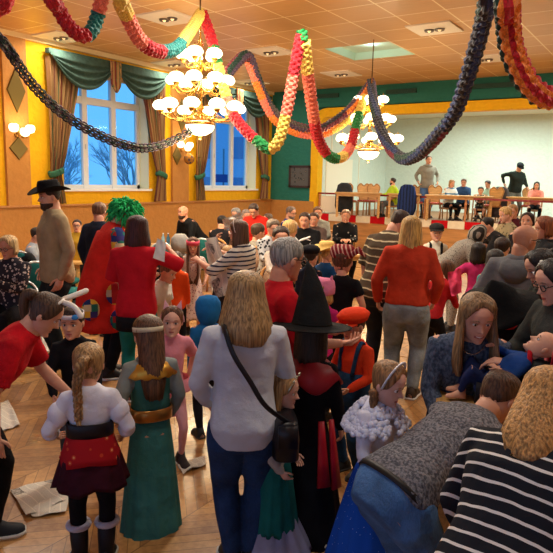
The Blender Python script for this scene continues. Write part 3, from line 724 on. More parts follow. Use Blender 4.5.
def valance(yc, who):
    o = empty('valance', (LX+.2, yc, 4.7), 'dark green swagged valance with striped centre tail over the %s' % who, 'valance', 'swagged valances')
    gm = cloth('3A5048', .18); b = MB(); b.box((0, 0, .0), (.14, 3.62, .1)); b.build('pelmet', gm, o, False)
    for s in (-1, 1):
        b = MB(); n, m = 40, 26; R = []
        for j in range(m+1):
            v = j/m; row = []
            for i in range(n+1):
                u = i/n; sag = .12+.62*v*(1-abs(2*u-1)**2.2); y = (u-.5)*1.72+s*.9
                row.append((.07+.05*math.sin(v*22)*(1-abs(2*u-1)**3)+.05*v, y*(1), .03-sag*(v**.0 if v else 0)+.1*(0)))
            R.append(row)
        R2 = [[(x-.02, y, z) for x, y, z in r] for r in R]
        b.rings(R+R2[::-1], cap=False, closed=False); b.build('swag', gm, o)
    for y, L, nmm in ((0, .72, 'tail'), ):
        b = MB(); R = []
        for j in range(12):
            v = j/11; wd = .17*(1-.1*v) if j < 9 else .17*(11-j)/3+.01; R.append([(.13+.025*math.sin(i*1.9), y-wd+2*wd*i/16, .05-L*v) for i in range(17)]+[(.10, y+wd-2*wd*i/16, .05-L*v) for i in range(17)])
        b.rings(R); b.build(nmm, stripes('A58358', '7A3C34', .11, .45, (0, 1, 0), '5A6A48'), o)
for wi, (y0, y1) in enumerate(WIN):
    w1 = ('first window', 'second window')[wi]
    curtain((y0+y1)/2, -1, 'left of the '+w1); curtain((y0+y1)/2, 1, 'right of the '+w1); valance((y0+y1)/2, w1)
# outside, seen through the panes
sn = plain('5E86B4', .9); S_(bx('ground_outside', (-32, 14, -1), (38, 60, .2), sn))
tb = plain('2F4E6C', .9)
def outtree(x, y, h, who):
    b = MB()
    def br(p, d, L, r, k):
        q = p+d*L; b.tube([p, (p+q)/2+Vector((rnd.uniform(-1, 1), rnd.uniform(-1, 1), 0))*L*.06, q], [r, r*.8, r*.6], 5 if k < 2 else 3)
        if k < 5:
            for _ in range(3 if k else 5):
                e = (d+Vector((rnd.uniform(-1, 1), rnd.uniform(-1, 1), rnd.uniform(-.25, .6)))*.75).normalized(); br(p+d*L*rnd.uniform(.55, 1), e, L*.66, r*.55, k+1)
    br(Vector((0, 0, 0)), Vector((0, 0, 1)), h*.32, h*.022, 0)
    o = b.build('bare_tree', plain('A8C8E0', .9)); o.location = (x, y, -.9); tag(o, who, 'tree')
point('recess_fill', ((REC[0]+REC[1])/2, (REC[2]+REC[3])/2, HC+.08), 7, (.8, 1, .95), .1)  # added point light that brightens the teal recess from inside
outtree(-17.5, 13.2, 6.5, 'pale bare winter tree outside the left panes of the first window')
outtree(-16.6, 15.3, 6, 'pale bare winter tree outside the right panes of the first window')
hb = empty('house', (-30, 40, -.9), 'pale blue-lit house across the street seen through the second window', 'house')
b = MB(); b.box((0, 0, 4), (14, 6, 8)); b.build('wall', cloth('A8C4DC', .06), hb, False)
for i in range(4):
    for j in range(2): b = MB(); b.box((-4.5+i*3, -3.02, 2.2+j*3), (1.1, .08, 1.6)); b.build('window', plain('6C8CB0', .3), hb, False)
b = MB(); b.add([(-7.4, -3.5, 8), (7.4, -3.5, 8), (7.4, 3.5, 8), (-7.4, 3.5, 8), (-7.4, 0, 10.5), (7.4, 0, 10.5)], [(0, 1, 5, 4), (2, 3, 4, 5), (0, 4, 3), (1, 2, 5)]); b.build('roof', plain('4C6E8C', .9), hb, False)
sg = empty('street_sign', (-16.6, 20.6, -.9), 'blue street sign on a pole outside the second window', 'sign'); b = MB(); b.tube([(0, 0, 0), (0, 0, 4.2)], .04, 8); b.build('pole', plain('6C8498', .5), sg)
b = MB(); b.box((0, -.05, 2.95), (.85, .03, .34)); b.build('sign_plate', plain('2C4C8C', .4), sg, False)
# ---------------------------------------------------------------- sconces, picture, ball
brass = plain('A8803A', .25, .9); globe = emit('FFF0CC', 2.6)
def sconce(y, z, who):
    o = empty('wall_lamp', (LX+.08, y, z), 'lit brass wall lamp with three shades '+who, 'wall lamp', 'lit wall lamps between windows')
    b = MB(); b.ball((.03, 0, -.05), (.03, .07, .1), 12, 8); b.build('back_plate', brass, o)
    for k in (-1, 0, 1):
        b = MB(); fx_ = .16+(.1 if k == 0 else 0); q = [(.04, 0, -.08), (fx_*.6, k*.1, -.2), (fx_, k*.19, -.12-(.08 if k == 0 else 0))]
        b.tube([catmull(q, i/8) for i in range(9)], .012, 8); a_ = b.build('arm', brass, o)
        b = MB(); zz = -.1-(.08 if k == 0 else 0); b.lathe([(.03, zz), (.075, zz+.02), (.1, zz+.08), (.095, zz+.14), (.06, zz+.17)], 18, (fx_, k*.19, 0)); b.build('shade', globe, a_)
    point('wall_lamp_light', (LX+.5, y, z+.0), 26, (1, .72, .34), .12)
sconce(7.78, 3.02, 'on the ochre pilaster at the far left'); sconce(12.78, 2.97, 'on the ochre pilaster between the windows')
dm = plain('6E5E30', .4, .4)
for y, z, hw, hh_, who in ((7.78, 3.78, .22, .46, 'tall, above the lamp at far left'), (7.78, 2.60, .22, .24, 'small, under the lamp at far left'), (12.8, 3.75, .22, .46, 'tall, above the lamp between windows'), (12.6, 2.66, .18, .26, 'under the lamp between windows')):
    b = MB(); b.add([(0, -hw, 0), (0, 0, -hh_), (0, hw, 0), (0, 0, hh_), (.03, -hw*.92, 0), (.03, 0, -hh_*.95), (.03, hw*.92, 0), (.03, 0, hh_*.95)], [(4, 5, 6, 7), (0, 1, 5, 4), (1, 2, 6, 5), (2, 3, 7, 6), (3, 0, 4, 7), (3, 2, 1, 0)])
    o = b.build('wall_ornament', dm, smooth=False, loc=(LX+.085, y, z)); tag(o, 'bronze diamond wall ornament, '+who, 'ornament', 'bronze diamonds on the pilasters')
pc = empty('framed_picture', (-10.72, BY-.03, 2.18), 'small dark framed picture on the green wall left of the stage', 'picture')
b = MB(); [b.box(c_, d_) for c_, d_ in (((0, -.01, .33), (.82, .05, .07)), ((0, -.01, -.33), (.82, .05, .07)), ((-.38, -.01, 0), (.07, .05, .7)), ((.38, -.01, 0), (.07, .05, .7)))]; b.build('frame', wood('3C2A20'), pc, False)
b = MB(); b.box((0, 0, 0), (.7, .03, .62)); b.build('artwork', spotted('5A5A58', '8A7A6A', 9, .3, '343A3C'), pc, False)
b = MB(); bo = Vector((LX+.38, 12.78, 2.58)); b.lathe([(.0, -.15), (.05, -.143), (.1, -.112), (.135, -.066), (.15, 0), (.135, .066), (.1, .112), (.05, .143), (.012, .15), (.006, .24)], 20)
o = b.build('paper_ball', spotted('9A6A30', '7A2E22', 9, .3, '3A4A5A'), loc=bo); tag(o, 'round orange-brown paper ball hanging beneath the lamp between windows', 'ball')
# ---------------------------------------------------------------- chandeliers
def chandelier(px, pzy, D, R, who, hook):
    c = at(px, pzy, D)      # centre of the lowest arm ring
    o = empty('chandelier', c, who, 'chandelier', 'globe chandeliers'); s = R/.6
    br = plain('C09448', .22, .9); top = HC-c.z+(.5 if hook else 0)
    b = MB(); b.lathe([(.012, 1.25*s), (.012, top)], 8); b.lathe([(.05, top-.08), (.07, top-.02), (.07, top)], 14); b.build('rod', plain('6A5434', .3, .9), o)
    b = MB(); b.lathe([(r*s, z*s) for r, z in [(.03, -.18), (.1, -.14), (.05, -.06), (.03, 0), (.07, .06), (.035, .14), (.03, .3), (.06, .36), (.03, .42), (.025, .6), (.055, .66), (.025, .74), (.02, .95), (.05, 1.0), (.015, 1.1), (.012, 1.3)]], 18); b.build('column', br, o)
    b = MB(); b.lathe([(r*s, z*s) for r, z in [(.02, -.36), (.1, -.345), (.18, -.30), (.225, -.23), (.22, -.18), (.15, -.14)]], 26); b.build('bowl', globe, o)
    b = MB(); b.lathe([(r*s, z*s) for r, z in [(.015, -.42), (.03, -.39), (.02, -.36)]], 12); b.lathe([(.23*s, -.2*s), (.235*s, -.17*s), (.2*s, -.15*s)], 26); b.build('bowl_fitting', br, o)
    for nA, rr, zz, ph in ((10, .60, .0, .2), (8, .42, .40, .5), (5, .26, .78, .1)):
        for k in range(nA):
            a = 2*math.pi*k/nA+ph; d = Vector((math.cos(a), math.sin(a), 0)); q = [Vector((0, 0, zz*s+.02)), d*rr*.35*s+Vector((0, 0, (zz-.10)*s)), d*rr*.75*s+Vector((0, 0, (zz-.12)*s)), d*rr*s+Vector((0, 0, (zz-.02)*s))]
            b = MB(); b.tube([catmull(q, i/10) for i in range(11)], .011*s, 6)
            cc = [d*rr*.5*s+Vector((0, 0, (zz-.1)*s))+d*(math.cos(t)*.05*s)+Vector((0, 0, math.sin(t)*.05*s)) for t in [i*.6 for i in range(9)]]; b.tube(cc, .006*s, 5)
            e = d*rr*s; b.lathe([(.015*s, (zz-.06)*s), (.04*s, (zz-.03)*s), (.055*s, (zz+.005)*s)], 12, e); b.lathe([(.012*s, (zz+.14)*s), (.006*s, (zz+.2)*s)], 8, e); ar = b.build('arm', br, o)
            b = MB(); b.lathe([(r*s, (z+zz)*s) for r, z in [(.04, 0), (.09, .012), (.122, .05), (.125, .08), (.10, .125), (.05, .15), (.015, .155)]], 18, e); b.build('globe', globe, ar)
    point('chandelier_light', c+Vector((0, 0, -.65)), 170, (1, .78, .48), .3); point('chandelier_light', c+Vector((0, 0, .6)), 85, (1, .78, .48), .3)
chandelier(200, 112, 9.4, .6, 'large three-tiered brass chandelier of glowing white globes before the windows', False)
chandelier(369, 142, 12.7, .6, 'smaller-looking three-tiered globe chandelier hanging before the stage', True)
# ---------------------------------------------------------------- garlands
CC = dict(R='B81422', S='F07860', Y='EFC65A', G='14803C', T='0F7A72', O='E8802A', D='222028', B='1E2C50', M='6A1A2A', K='16382A', P='4E3A4E', N='544A44')
def paper(k):
    kk = ('paper', k)
    if kk not in _mc:
        m, b = base('crepe_paper_'+k, hx(CC[k]), .6, 0, .3); c = hx(CC[k]); b.inputs['Sheen Weight'].default_value = .2
        n1 = noise_(m, texco(m), 60, 2); nt(m)[1].new(ramp(m, n1, [(.3, sc_(c, .75)), (.7, sc_(c, 1.3))]), b.inputs['Base Color']); _mc[kk] = m
    return _mc[kk]
def garland(pts, r, segs, label, r1=None, puff=.9, twist=0, lobes=4, group='crepe paper garlands'):
    """segs: string of colours along the length, or list of such strings shown side by side on the lobes"""
    P3 = [at(*q_) if q_[2] else onz(q_[0], q_[1], HC-.2) for q_ in pts]; N0 = 400; q = [catmull(P3, i/N0) for i in range(N0+1)]
    L = [0]
    for a, b_ in zip(q, q[1:]): L.append(L[-1]+(b_-a).length)
    tot = L[-1]; r1 = r1 or r; multi = isinstance(segs, list)
    root = empty('paper_garland', q[0], label, 'garland', group); o0 = q[0]
    ns = 1 if multi else len(segs); n = 24
    def pos(s):
        s = max(0, min(tot, s)); i = int(np.searchsorted(L, s))-1; i = max(0, min(N0-1, i)); f = (s-L[i])/max(1e-6, L[i+1]-L[i]); return q[i].lerp(q[i+1], f)
    X = None; last = None
    pitch = r*puff
    runs = [(0, 1, 0)] if multi else []
    if not multi:
        k = 0
        while k < ns:
            e_ = k
            while e_ < ns and segs[e_] == segs[k]: e_ += 1
            runs.append((k/ns, e_/ns, k)); k = e_
    for f0, f1, k in runs:
        s0, s1 = tot*f0, tot*f1; m = max(2, int((s1-s0)/pitch)); b = MB(); R = []
        steps = m*4
        for i in range(steps+1):
            s = s0+(s1-s0)*i/steps; t = (pos(s+.03)-pos(s-.03)).normalized()
            if X is None: X = Vector((1, 0, 0)) if abs(t.x) < .9 else Vector((0, 1, 0))
            X = (X-t*X.dot(t)).normalized(); Y = t.cross(X); c = pos(s)-o0; rr = r+(r1-r)*s/tot; row = []
            for j in range(n):
                a = 2*math.pi*j/n; lob = math.cos(lobes*.5*(a+twist*s/r*.05))**2
                ph = s/pitch*math.pi
                rad = rr*(.46+.58*max(abs(math.sin(ph))*lob, abs(math.cos(ph))*(1-lob))**.55)
                row.append(c+X*math.cos(a)*rad+Y*math.sin(a)*rad)
            R.append(row)
        b.rings(R)
        if multi:
            for fi in range(len(b.mi)-2):
                i, j = divmod(fi, n); s = s0+(s1-s0)*i/steps; a = 2*math.pi*(j+.5)/n+twist*s/r*.05
                st = segs[int((a % (2*math.pi))/(2*math.pi)*len(segs)) % len(segs)]; b.mi[fi] = 'RSYGTODBMKPN'.index(st[min(len(st)-1, int(s/tot*len(st)))])
            b.build('paper_puffs', [paper(x) for x in 'RSYGTODBMKPN'], root, False)
        else: b.build('coloured_section', paper(segs[k]), root, False)
    return root
def chain(pts, r, cols, label):
    P3 = [at(*q_) if q_[2] else onz(q_[0], q_[1], HC-.2) for q_ in pts]; q = [catmull(P3, i/300) for i in range(301)]; L = sum(((b_-a).length for a, b_ in zip(q, q[1:]))); n = int(L/(r*1.15)); root = empty('paper_chain', q[0], label, 'garland')
    bs = {c: MB() for c in cols}
    for s in (-1, 1):
        for k in range(n):
            t = k/n; c = catmull(P3, t); d = (catmull(P3, min(1, t+.005))-catmull(P3, max(0, t-.005))).normalized(); X = d.cross(Vector((0, 0, 1))).normalized(); Y = X.cross(d)
            A, B_ = (X, Y) if (k+(s > 0)) % 2 else (Y, X); cc = c-q[0]+(X*.35+Y*.5)*r*s
            bs[cols[(k+(s > 0)) % len(cols)]].tube([cc+d*math.cos(a)*r*1.0+A*math.sin(a)*r*.7 for a in [2*math.pi*i/10 for i in range(11)]], r*.24, 4, 1.0)
    for c in cols: tag(bs[c].build('paper_rings', paper(c), root, False), kind='stuff')
    return root
chain([(-50, -30, 0), (-6, 30, 7.2), (10, 52, 7.3), (33, 85, 7.6), (62, 113, 8.0), (95, 133, 8.3), (125, 145, 8.6), (147, 148, 8.9), (172, 141, 9.2), (200, 126, 9.4)], .05, 'DNPK', 'dark grey looped paper chain sagging from the left edge to the big chandelier')
garland([(-8, 14, 6.5), (0, 9, 6.5), (7, 0, 6.4), (12, -40, 0)], .075, 'RR', 'short end of red garland in the top left corner')
garland([(40, -60, 0), (49, -8, 5.4), (58, 8, 5.5), (68, 25, 5.6), (80, 35, 5.7), (90, 33, 5.8), (97, 18, 5.9), (103, -8, 6.0), (110, -50, 0)], .073, 'R'*9+'T'+'S'*6, 'garland loop at top left, mostly deep red, teal at its bottom')
garland([(108, -55, 0), (118, -8, 6.0), (127, 16, 6.4), (140, 40, 6.8), (157, 51, 7.2), (175, 49, 7.8), (188, 34, 8.5), (201, 13, 9.3)], .088, 'Y'*12+'SSSRRR'+'T'*5+'Y'*9, 'garland of yellow, salmon, red and teal left of the big chandelier rod')
garland([(202, 12, 9.3), (212, 40, 9.3), (218, 66, 9.3), (224, 88, 9.25), (232, 112, 9.2), (245, 130, 9.1), (260, 143, 9.0), (270, 149, 9.0), (279, 140, 8.9), (287, 110, 8.8), (294, 72, 8.7), (301, 35, 8.6)], .09, 'RRGYYSRRGYYSSRR', 'V-shaped red, green and yellow garland from chandelier rod up to the green peak')
garland([(302, 31, 8.6), (303, 42, 8.6)], .085, 'G', 'short green bunch tying two garlands together at the ceiling')
garland([(304, 42, 8.6), (308, 75, 9.0), (313, 112, 9.6), (318, 138, 10.2), (328, 155, 10.7), (340, 158, 11.2), (350, 148, 11.8), (357, 122, 12.2), (363, 100, 12.5), (370, 84, 12.8)], .10, 'YSSRRGYSRGYO', 'rainbow garland dipping from the green peak to the farther chandelier rod')
garland([(222, 84, 9.5), (232, 68, 9.8), (247, 56, 10.2), (256, 76, 10.6), (264, 96, 11), (275, 113, 11.3), (295, 126, 11.7), (320, 129, 12), (342, 116, 12.3), (358, 100, 12.5), (370, 84, 12.8)], .095, ['PKMN', 'MPNDP', 'KOPMO', 'POOM', 'MNPO', 'KPPN'], 'mottled dark garland from a ceiling peak sagging behind the rainbow garland', twist=1)
garland([(248, 60, 10.3), (257, 84, 10.7), (266, 106, 11.1), (277, 122, 11.4), (297, 133, 11.8), (320, 135, 12.1), (343, 124, 12.4), (358, 106, 12.6), (370, 86, 12.9)], .08, 'SOSOOSOYYYO', 'thin orange garland hanging just under the mottled dark one')
garland([(371, 82, 12.8), (374, 104, 11.9), (381, 130, 11.0), (391, 149, 10.2), (404, 159, 9.5), (419, 154, 8.9), (437, 136, 8.2), (455, 112, 7.6), (466, 82, 7.1), (475, 52, 6.7), (483, 22, 6.3), (489, -10, 6.0), (493, -45, 0)], .10, ['PMBKB', 'DKDBD', 'BDMDK', 'KDKBD', 'DBDDB', 'MMKMM'], 'long dark blue and maroon twisted garland looping across the upper right', .098, twist=1.6, lobes=4, puff=1.15)
garland([(505, -90, 0), (507, -12, 4.4), (508, 18, 4.5), (511, 46, 4.6), (521, 72, 4.7), (534, 90, 4.8), (550, 98, 4.9), (572, 92, 5.0), (610, 40, 5.1), (640, -40, 0)], .098, ['R', 'O', 'R', 'O', 'K', 'T', 'R', 'O', 'R'], 'thick fiery red and orange garland with dark green underside at top right', twist=.3, puff=.95, lobes=6)
# ---------------------------------------------------------------- furniture
def banquet_chair(loc, rz, label, who='teal banquet chairs'):
    o = empty('banquet_chair', loc, label, 'chair', who, rz); fr = plain('D8DAD6', .25, .3); te = cloth('1E5C5A', .1)
    b = MB(); R = []
    for y, k in ((-.045, .93), (-.03, 1), (.0, 1), (.02, .93)): R.append([(math.cos(a)*.20*k, -.2+y-.05*math.sin(a), .74+math.sin(a)*.25*k) for a in [2*math.pi*i/32 for i in range(32)]])
    b.rings(R); b.build('backrest', te, o)
    b = MB(); b.tube([(math.cos(a)*.215, -.21-.05*math.sin(a), .74+math.sin(a)*.265) for a in [2*math.pi*i/36 for i in range(37)]], .016, 8); b.build('back_frame', fr, o)
    b = MB(); b.rings([[(math.cos(a)*.22*k, math.sin(a)*.22*k, z) for a in [2*math.pi*i/24 for i in range(24)]] for z, k in ((.42, .9), (.44, 1), (.48, 1), (.5, .85))]); b.build('seat', te, o)
    for x in (-1, 1):
        b = MB(); b.tube([(x*.17, .17, .43), (x*.18, .2, .2), (x*.19, .23, 0)], .013, 8); b.build('leg', fr, o)
        b = MB(); b.tube([(x*.2, -.21, .66), (x*.19, -.2, .43), (x*.2, -.26, .1), (x*.2, -.28, 0)], .013, 8); b.build('leg', fr, o)
    return o
def wood_chair(loc, rz, label, style='round', grp='wooden chairs in the hall', pad='A88468'):
    o = empty('wooden_chair', loc, label, 'chair', grp, rz); wd = wood('B8824A', 5); pm = spotted(pad, '7A5A4A', 40, .3, 'C8B090')
    b = MB()
    if style == 'round':
        q = [(-.2, -.2, .46), (-.23, -.24, .7), (-.18, -.27, .92), (0, -.28, 1.0), (.18, -.27, .92), (.23, -.24, .7), (.2, -.2, .46)]; b.tube([catmull(q, i/24) for i in range(25)], .022, 8); b.build('back_frame', wd, o)
        b = MB(); R = []
        for y in (-.03, .015): R.append([(math.cos(a)*.19, -.25+y-.04*math.sin(a), .74+math.sin(a)*.22) for a in [2*math.pi*i/28 for i in range(28)]])
        b.rings(R); b.build('backrest', pm, o)
    elif style == 'heart':
        q = [(-.12, -.2, .46), (-.17, -.23, .72), (-.2, -.25, .9), (-.1, -.26, 1.0), (0, -.26, .93), (.1, -.26, 1.0), (.2, -.25, .9), (.17, -.23, .72), (.12, -.2, .46)]; ob = [catmull(q, i/32) for i in range(33)]
        b.tube(ob, .02, 8); b.build('back_frame', wd, o)
        b = MB(); m_ = len(ob); V = [p+Vector((0, s, 0)) for s in (-.008, .008) for p in ob]; b.add(V, [tuple(range(m_)), tuple(range(2*m_-1, m_-1, -1))]); b.build('back_panel', wood('D9A868', 5), o)
    else:
        for x in (-1, 1): b.tube([(x*.19, -.2, .45), (x*.19, -.23, .7), (x*.18, -.27, 1.0)], .02, 8)
        b.tube([(-.19, -.27, .99), (0, -.29, 1.03), (.19, -.27, .99)], .028, 8); b.build('back_frame', wd, o)
        b = MB(); [b.tube([(-.1+.05*k, -.2, .47), (-.11+.055*k, -.26, .97)], .009, 6) for k in range(5)]; b.build('back_spindles', wd, o)
    b = MB(); b.rings([[(x*.22*k, y*.21*k, z) for x, y in ((-1, -.9), (-.9, 1), (.9, 1), (1, -.9))] for z, k in ((.42, 1), (.45, 1.0))]); b.build('seat', wd, o, False)
    b = MB(); b.rings([[(x*.2*k, y*.19*k, z) for x, y in ((-1, -.9), (-.9, 1), (.9, 1), (1, -.9))] for z, k in ((.45, 1), (.475, 1.0), (.49, .85))]); b.build('seat_pad', pm, o, False)
    for x in (-1, 1):
        for y in (-1, 1): b = MB(); b.tube([(x*.18, y*.17, .43), (x*.19, y*.2, 0)], .019, 8); b.build('leg', wd, o)
    return o
def table(loc, rz, w, d, label, h=.74, top='C89A5C', grp=None, cloth_=None, nm='wooden_table'):
    o = empty(nm, loc, label, 'table', grp, rz); wd = wood(top, 4)
    b = MB(); b.box((0, 0, h-.018), (w, d, .036)); b.build('tabletop', cloth_ or wd, o, False); b = MB(); b.box((0, 0, h-.075), (w-.12, d-.12, .08)); b.build('apron', wd, o, False)
    for x in (-1, 1):
        for y in (-1, 1): b = MB(); b.box((x*(w/2-.08), y*(d/2-.08), (h-.036)/2), (.06, .06, h-.036)); b.build('leg', wd, o, False)
    return o
def gp(px, D, py=200): q = at(px, py, D); return Vector((q.x, q.y, 0))
def faceto(px, D, face):
    q = gp(px, D).normalized(); f = -q*math.cos(math.radians(face))+Vector((q.y, -q.x, 0))*math.sin(math.radians(face)); return math.atan2(-f.x, f.y)
def chair_for(p, style, label, z=0, grp=None, **k):
    pel = p.root.matrix_basis @ (p.spine(0)); rz = p.root.rotation_euler.z; fw = Vector((-math.sin(rz), math.cos(rz), 0)); q = Vector((pel.x, pel.y, z))+fw*.05
    o = (banquet_chair(q, rz, label) if style == 'b' else wood_chair(q, rz, label, style, grp or 'wooden chairs in the hall', **k)); s = (pel.z-z-.085*p.H/1.7)/.48 if style != 'b' else (pel.z-z-.085*p.H/1.7)/.5
    s = max(.75, min(1.3, s)); o.scale = (1, 1, s); return o
print_news = spotted('CFC9BC', '8C867C', 60, .22, '6E6A66')
mn, bn = base('newsprint', hx('D2CCC0'), .85, 0, .1); v_ = texco(mn); xy = sep(mn, v_)
col_ = math_(mn, 'LESS_THAN', math_(mn, 'FRACT', math_(mn, 'MULTIPLY', xy[0], 16)), .12)
lin_ = math_(mn, 'LESS_THAN', math_(mn, 'FRACT', math_(mn, 'MULTIPLY', xy[1], 110)), .5)
vt = nt(mn)[0].new('ShaderNodeTexVoronoi'); vt.distance = 'CHEBYCHEV'; vt.inputs['Scale'].default_value = 8; vt.inputs['Randomness'].default_value = .6; nt(mn)[1].new(v_, vt.inputs['Vector'])
blk = math_(mn, 'GREATER_THAN', sep(mn, vt.outputs['Color'])[0], .72)
tx = math_(mn, 'MULTIPLY', lin_, math_(mn, 'SUBTRACT', 1, col_)); c1 = mx(mn, hx('E6DECC'), hx('66625E'), math_(mn, 'MULTIPLY', tx, .45))
c2 = mx(mn, c1, ramp(mn, noise_(mn, v_, 40, 2), [(.35, hx('5A5650')), (.65, hx('B8B0A4'))]), blk); nt(mn)[1].new(c2, bn.inputs['Base Color'])
def sheet(corner_pts, label, z=0, wav=.012, name='newspaper', mat=None, grp=None, nx=16, lift=.004):
    """a creased sheet lying on or held above the floor, corners given in the hall"""
    A, B_, C_, D_ = [Vector(c) for c in corner_pts]; o0 = (A+B_+C_+D_)/4; e1 = (B_-A).normalized(); nrm = (B_-A).cross(D_-A).normalized(); e2 = nrm.cross(e1)
    if nrm.z < 0: pass
    b = MB(); V = [[], []]; s = rnd.random()*9
    for s_ in (0, 1):
        for i in range(nx+1):
            for j in range(nx+1):
                u, v = i/nx, j/nx; p_ = A.lerp(B_, u).lerp(D_.lerp(C_, u), v); p_ = p_+nrm*(wav*noise.noise(Vector((u*2.5+s, v*2.5, s)))*2+.0015*(1-2*s_)+abs(u-.5)*wav*.6)
                d = p_-o0; V[s_].append((d.dot(e1), d.dot(e2), d.dot(nrm)+lift))
    k = (nx+1)**2; b.v = V[0]+V[1]
    for s_ in (0, 1):
        for i in range(nx):
            for j in range(nx): a = s_*k+i*(nx+1)+j; b.f.append((a, a+1, a+nx+2, a+nx+1)); b.mi.append(0)
    o = b.build(name, mat or mn); M = Matrix((( e1.x, e2.x, nrm.x, o0.x), (e1.y, e2.y, nrm.y, o0.y), (e1.z, e2.z, nrm.z, o0.z), (0, 0, 0, 1))); o.matrix_world = M
    return tag(o, label, 'newspaper' if name == 'newspaper' else name, grp)
def fl(x, y): return onz(x, y, .012)
sheet([fl(10, 490), fl(52, 478), fl(68, 500), fl(26, 518)][::-1], 'open newspaper on the floor under the burgundy skirt girl, upper sheet', grp=None)
sheet([fl(26, 505), fl(72, 488), fl(66, 512), fl(32, 517)][::-1], 'folded newspaper on the floor, bottom edge beneath the open sheet', wav=.006)
sheet([fl(0, 402), fl(8, 400), fl(20, 425), fl(0, 432)][::-1], 'newspaper sheet on the floor by the black trouser leg at left edge')
sheet([fl(22, 338), fl(58, 333), fl(60, 350), fl(30, 352)][::-1], 'newspaper sheet on the floor behind the boy in black')
sheet([fl(176, 463), fl(205, 458), fl(206, 465), fl(183, 473)][::-1], 'newspaper under the shoes of the pink girl')
sheet([fl(292, 505), fl(304, 502), fl(336, 546), fl(325, 550)][::-1], 'newspaper strip on floor in front of the witch costume shoes')
# ---------------------------------------------------------------- everybody (nearest first)
BL, BR, DK, GY, AB = 'B98A4C', '5A3A26', '241814', '8C8680', '9A7A52'
red_t = cloth('B81420'); jeans = denim('22406E'); blackc = cloth('17161A', .3); 
# left woman in red, bent over
p = person('woman in red T-shirt bending at the far left, balloon headband', 44, 298, 3.25, 80, lean=40, hp=38, R=(.0, -.06, -.30), L=(.04, .15, -.26), top=red_t, sleeve=.75, bottom=blackc, hair=('long', '4A3424', 0, dict(pony=('tail', .22))), shoes='20242C', skin='D8A68C', feet=dict(R=(.07, -.08, .045), L=(-.07, -.04, .045)), curl=.3)
hf = p.hf; b = MB(); b.tube([catmull([hf(.34, .0, .6), hf(.2, .12, .98), hf(0, .14, 1.06), hf(-.25, .12, .98), hf(-.36, 0, .6)], i/16) for i in range(17)], .035*hf.h, 8)
b.limb([catmull([hf(.1, .18, 1.03), hf(.22, .45, 1.12), hf(.32, .72, 1.05)], i/6) for i in range(7)], [.07*hf.h]*7, 8); b.limb([catmull([hf(-.12, .15, 1.05), hf(-.2, .32, 1.3), hf(-.32, .45, 1.5)], i/6) for i in range(7)], [.07*hf.h]*7, 8); b.build('balloon_headband', plain('E8E2D8', .4), p.root)
b = MB(); b.tube([p.wr['L']+Vector((math.cos(a)*.03, -.01, math.sin(a)*.03)) for a in [2*math.pi*i/12 for i in range(13)]], .008, 6); b.build('wristband', plain('1C1A20'), p.root)
# boy in black with bandana
p = person('boy in black pullover with white and blue head bandana facing the bending woman', 72, 308, 4.1, 5, kid=1, hy=25, hp=5, top=cloth('141318', .4), bottom=cloth('3A3A40'), R=(.04, .12, -.24), L=(.02, .1, -.26), hair=('short', '3A281C', 0))
band_(p, cloth('DDDDE4', .1), .72, .86, 1.12, name='bandana')
b = MB(); hf = p.hf; b.tube([hf(.36, .1, .8), hf(.42, .12, .62), hf(.40, .12, .4)], [.06*hf.h, .1*hf.h, .06*hf.h], 8, .4); b.build('bandana_tail', cloth('DDE0EA', .1), p.root); b = MB(); b.ball(hf(-.22, .34, .8), (.12*hf.h, .05*hf.h, .09*hf.h), 10, 6); b.build('bandana_patch', cloth('3C8CD8', .1), p.root)
# braid girl
p = person('girl seen from behind with one braid, white puff-sleeve blouse and burgundy skirt', 88, 345, 3.15, 178, kid=1, top=cloth('DCDCEA', .08), sleeve=1.5, loose=1.5, hem=.1, bottom=cloth('3A1220', .35), kind='skirt', ds=.5, dl=.25, dw=.155, R=(.05, .08, -.22), L=(.06, .1, -.2), leg='141216', shoes='191820', hp=8, hair=('long', 'A07C50', 0, dict(pony=('braid', .28, -.25))))
for s in 'RL':
    b = MB(); m_ = p.sh[s].lerp(p.el[s], .5); b.ball(m_, (.054, .052, .07), 18, 12); b.build('puff_sleeve', cloth('DCDCEA', .08), p.root)
    b = MB(); m_ = p.el[s].lerp(p.wr[s], .25); b.ball(m_, (.046, .045, .045), 18, 12); b.build('puff_sleeve', cloth('D4D6EC', .08), p.root)
    b = MB(); a_, k_ = p.ank[s], p.kn[s]; b.tube([a_, a_.lerp(k_, .35), a_.lerp(k_, .62)], [.04, .048, .05], 14); b.build('boot', plain('191820', .6), p.root)
    b = MB(); c_ = a_.lerp(k_, .62); b.tube([c_+Vector((math.cos(q)*.052, math.sin(q)*.052, 0)) for q in [2*math.pi*i/16 for i in range(17)]], .018, 8); b.build('fur_trim', cloth('B8B4C4', .2), p.root)
    b = MB(); b.tube([a_, k_, p.hj[s]], [.036, .047, .07], 14); b.build('tights', cloth('141216'), p.root)
b = MB(); R_ = [[q_ for q_ in p.tring(s, .088+dd, .064+dd, -.002)] for s, dd in ((.42, .006), (.44, .012), (.60, .012), (.62, .006))]; b.rings(R_, cap=False); b.build('waistband', plain('16121A', .4), p.root)
rs = spotted('A81C24', 'E0A070', 22, .28, 'C8442C'); b = MB(); R_ = []
for s, rr, in ((.44, .10), (.34, .11), (.25, .118), (.15, .126), (.06, .132)):
    zz = p.spine(s).z; row = []
    for i in range(25):
        u = -1+2*i/24; a = -math.pi/2+u*1.35; drop = (1 if s < .2 else 0)*(-.04+.085*abs(u)**1.3-(.11 if abs(u) > .85 else 0)*abs(u))*(-1)*(.44-s)/.56
        row.append(Vector((math.cos(a)*rr*p.H*1.0, p.spine(s).y+math.sin(a)*rr*p.H*.84, zz+drop*.9)))
    R_.append(row)
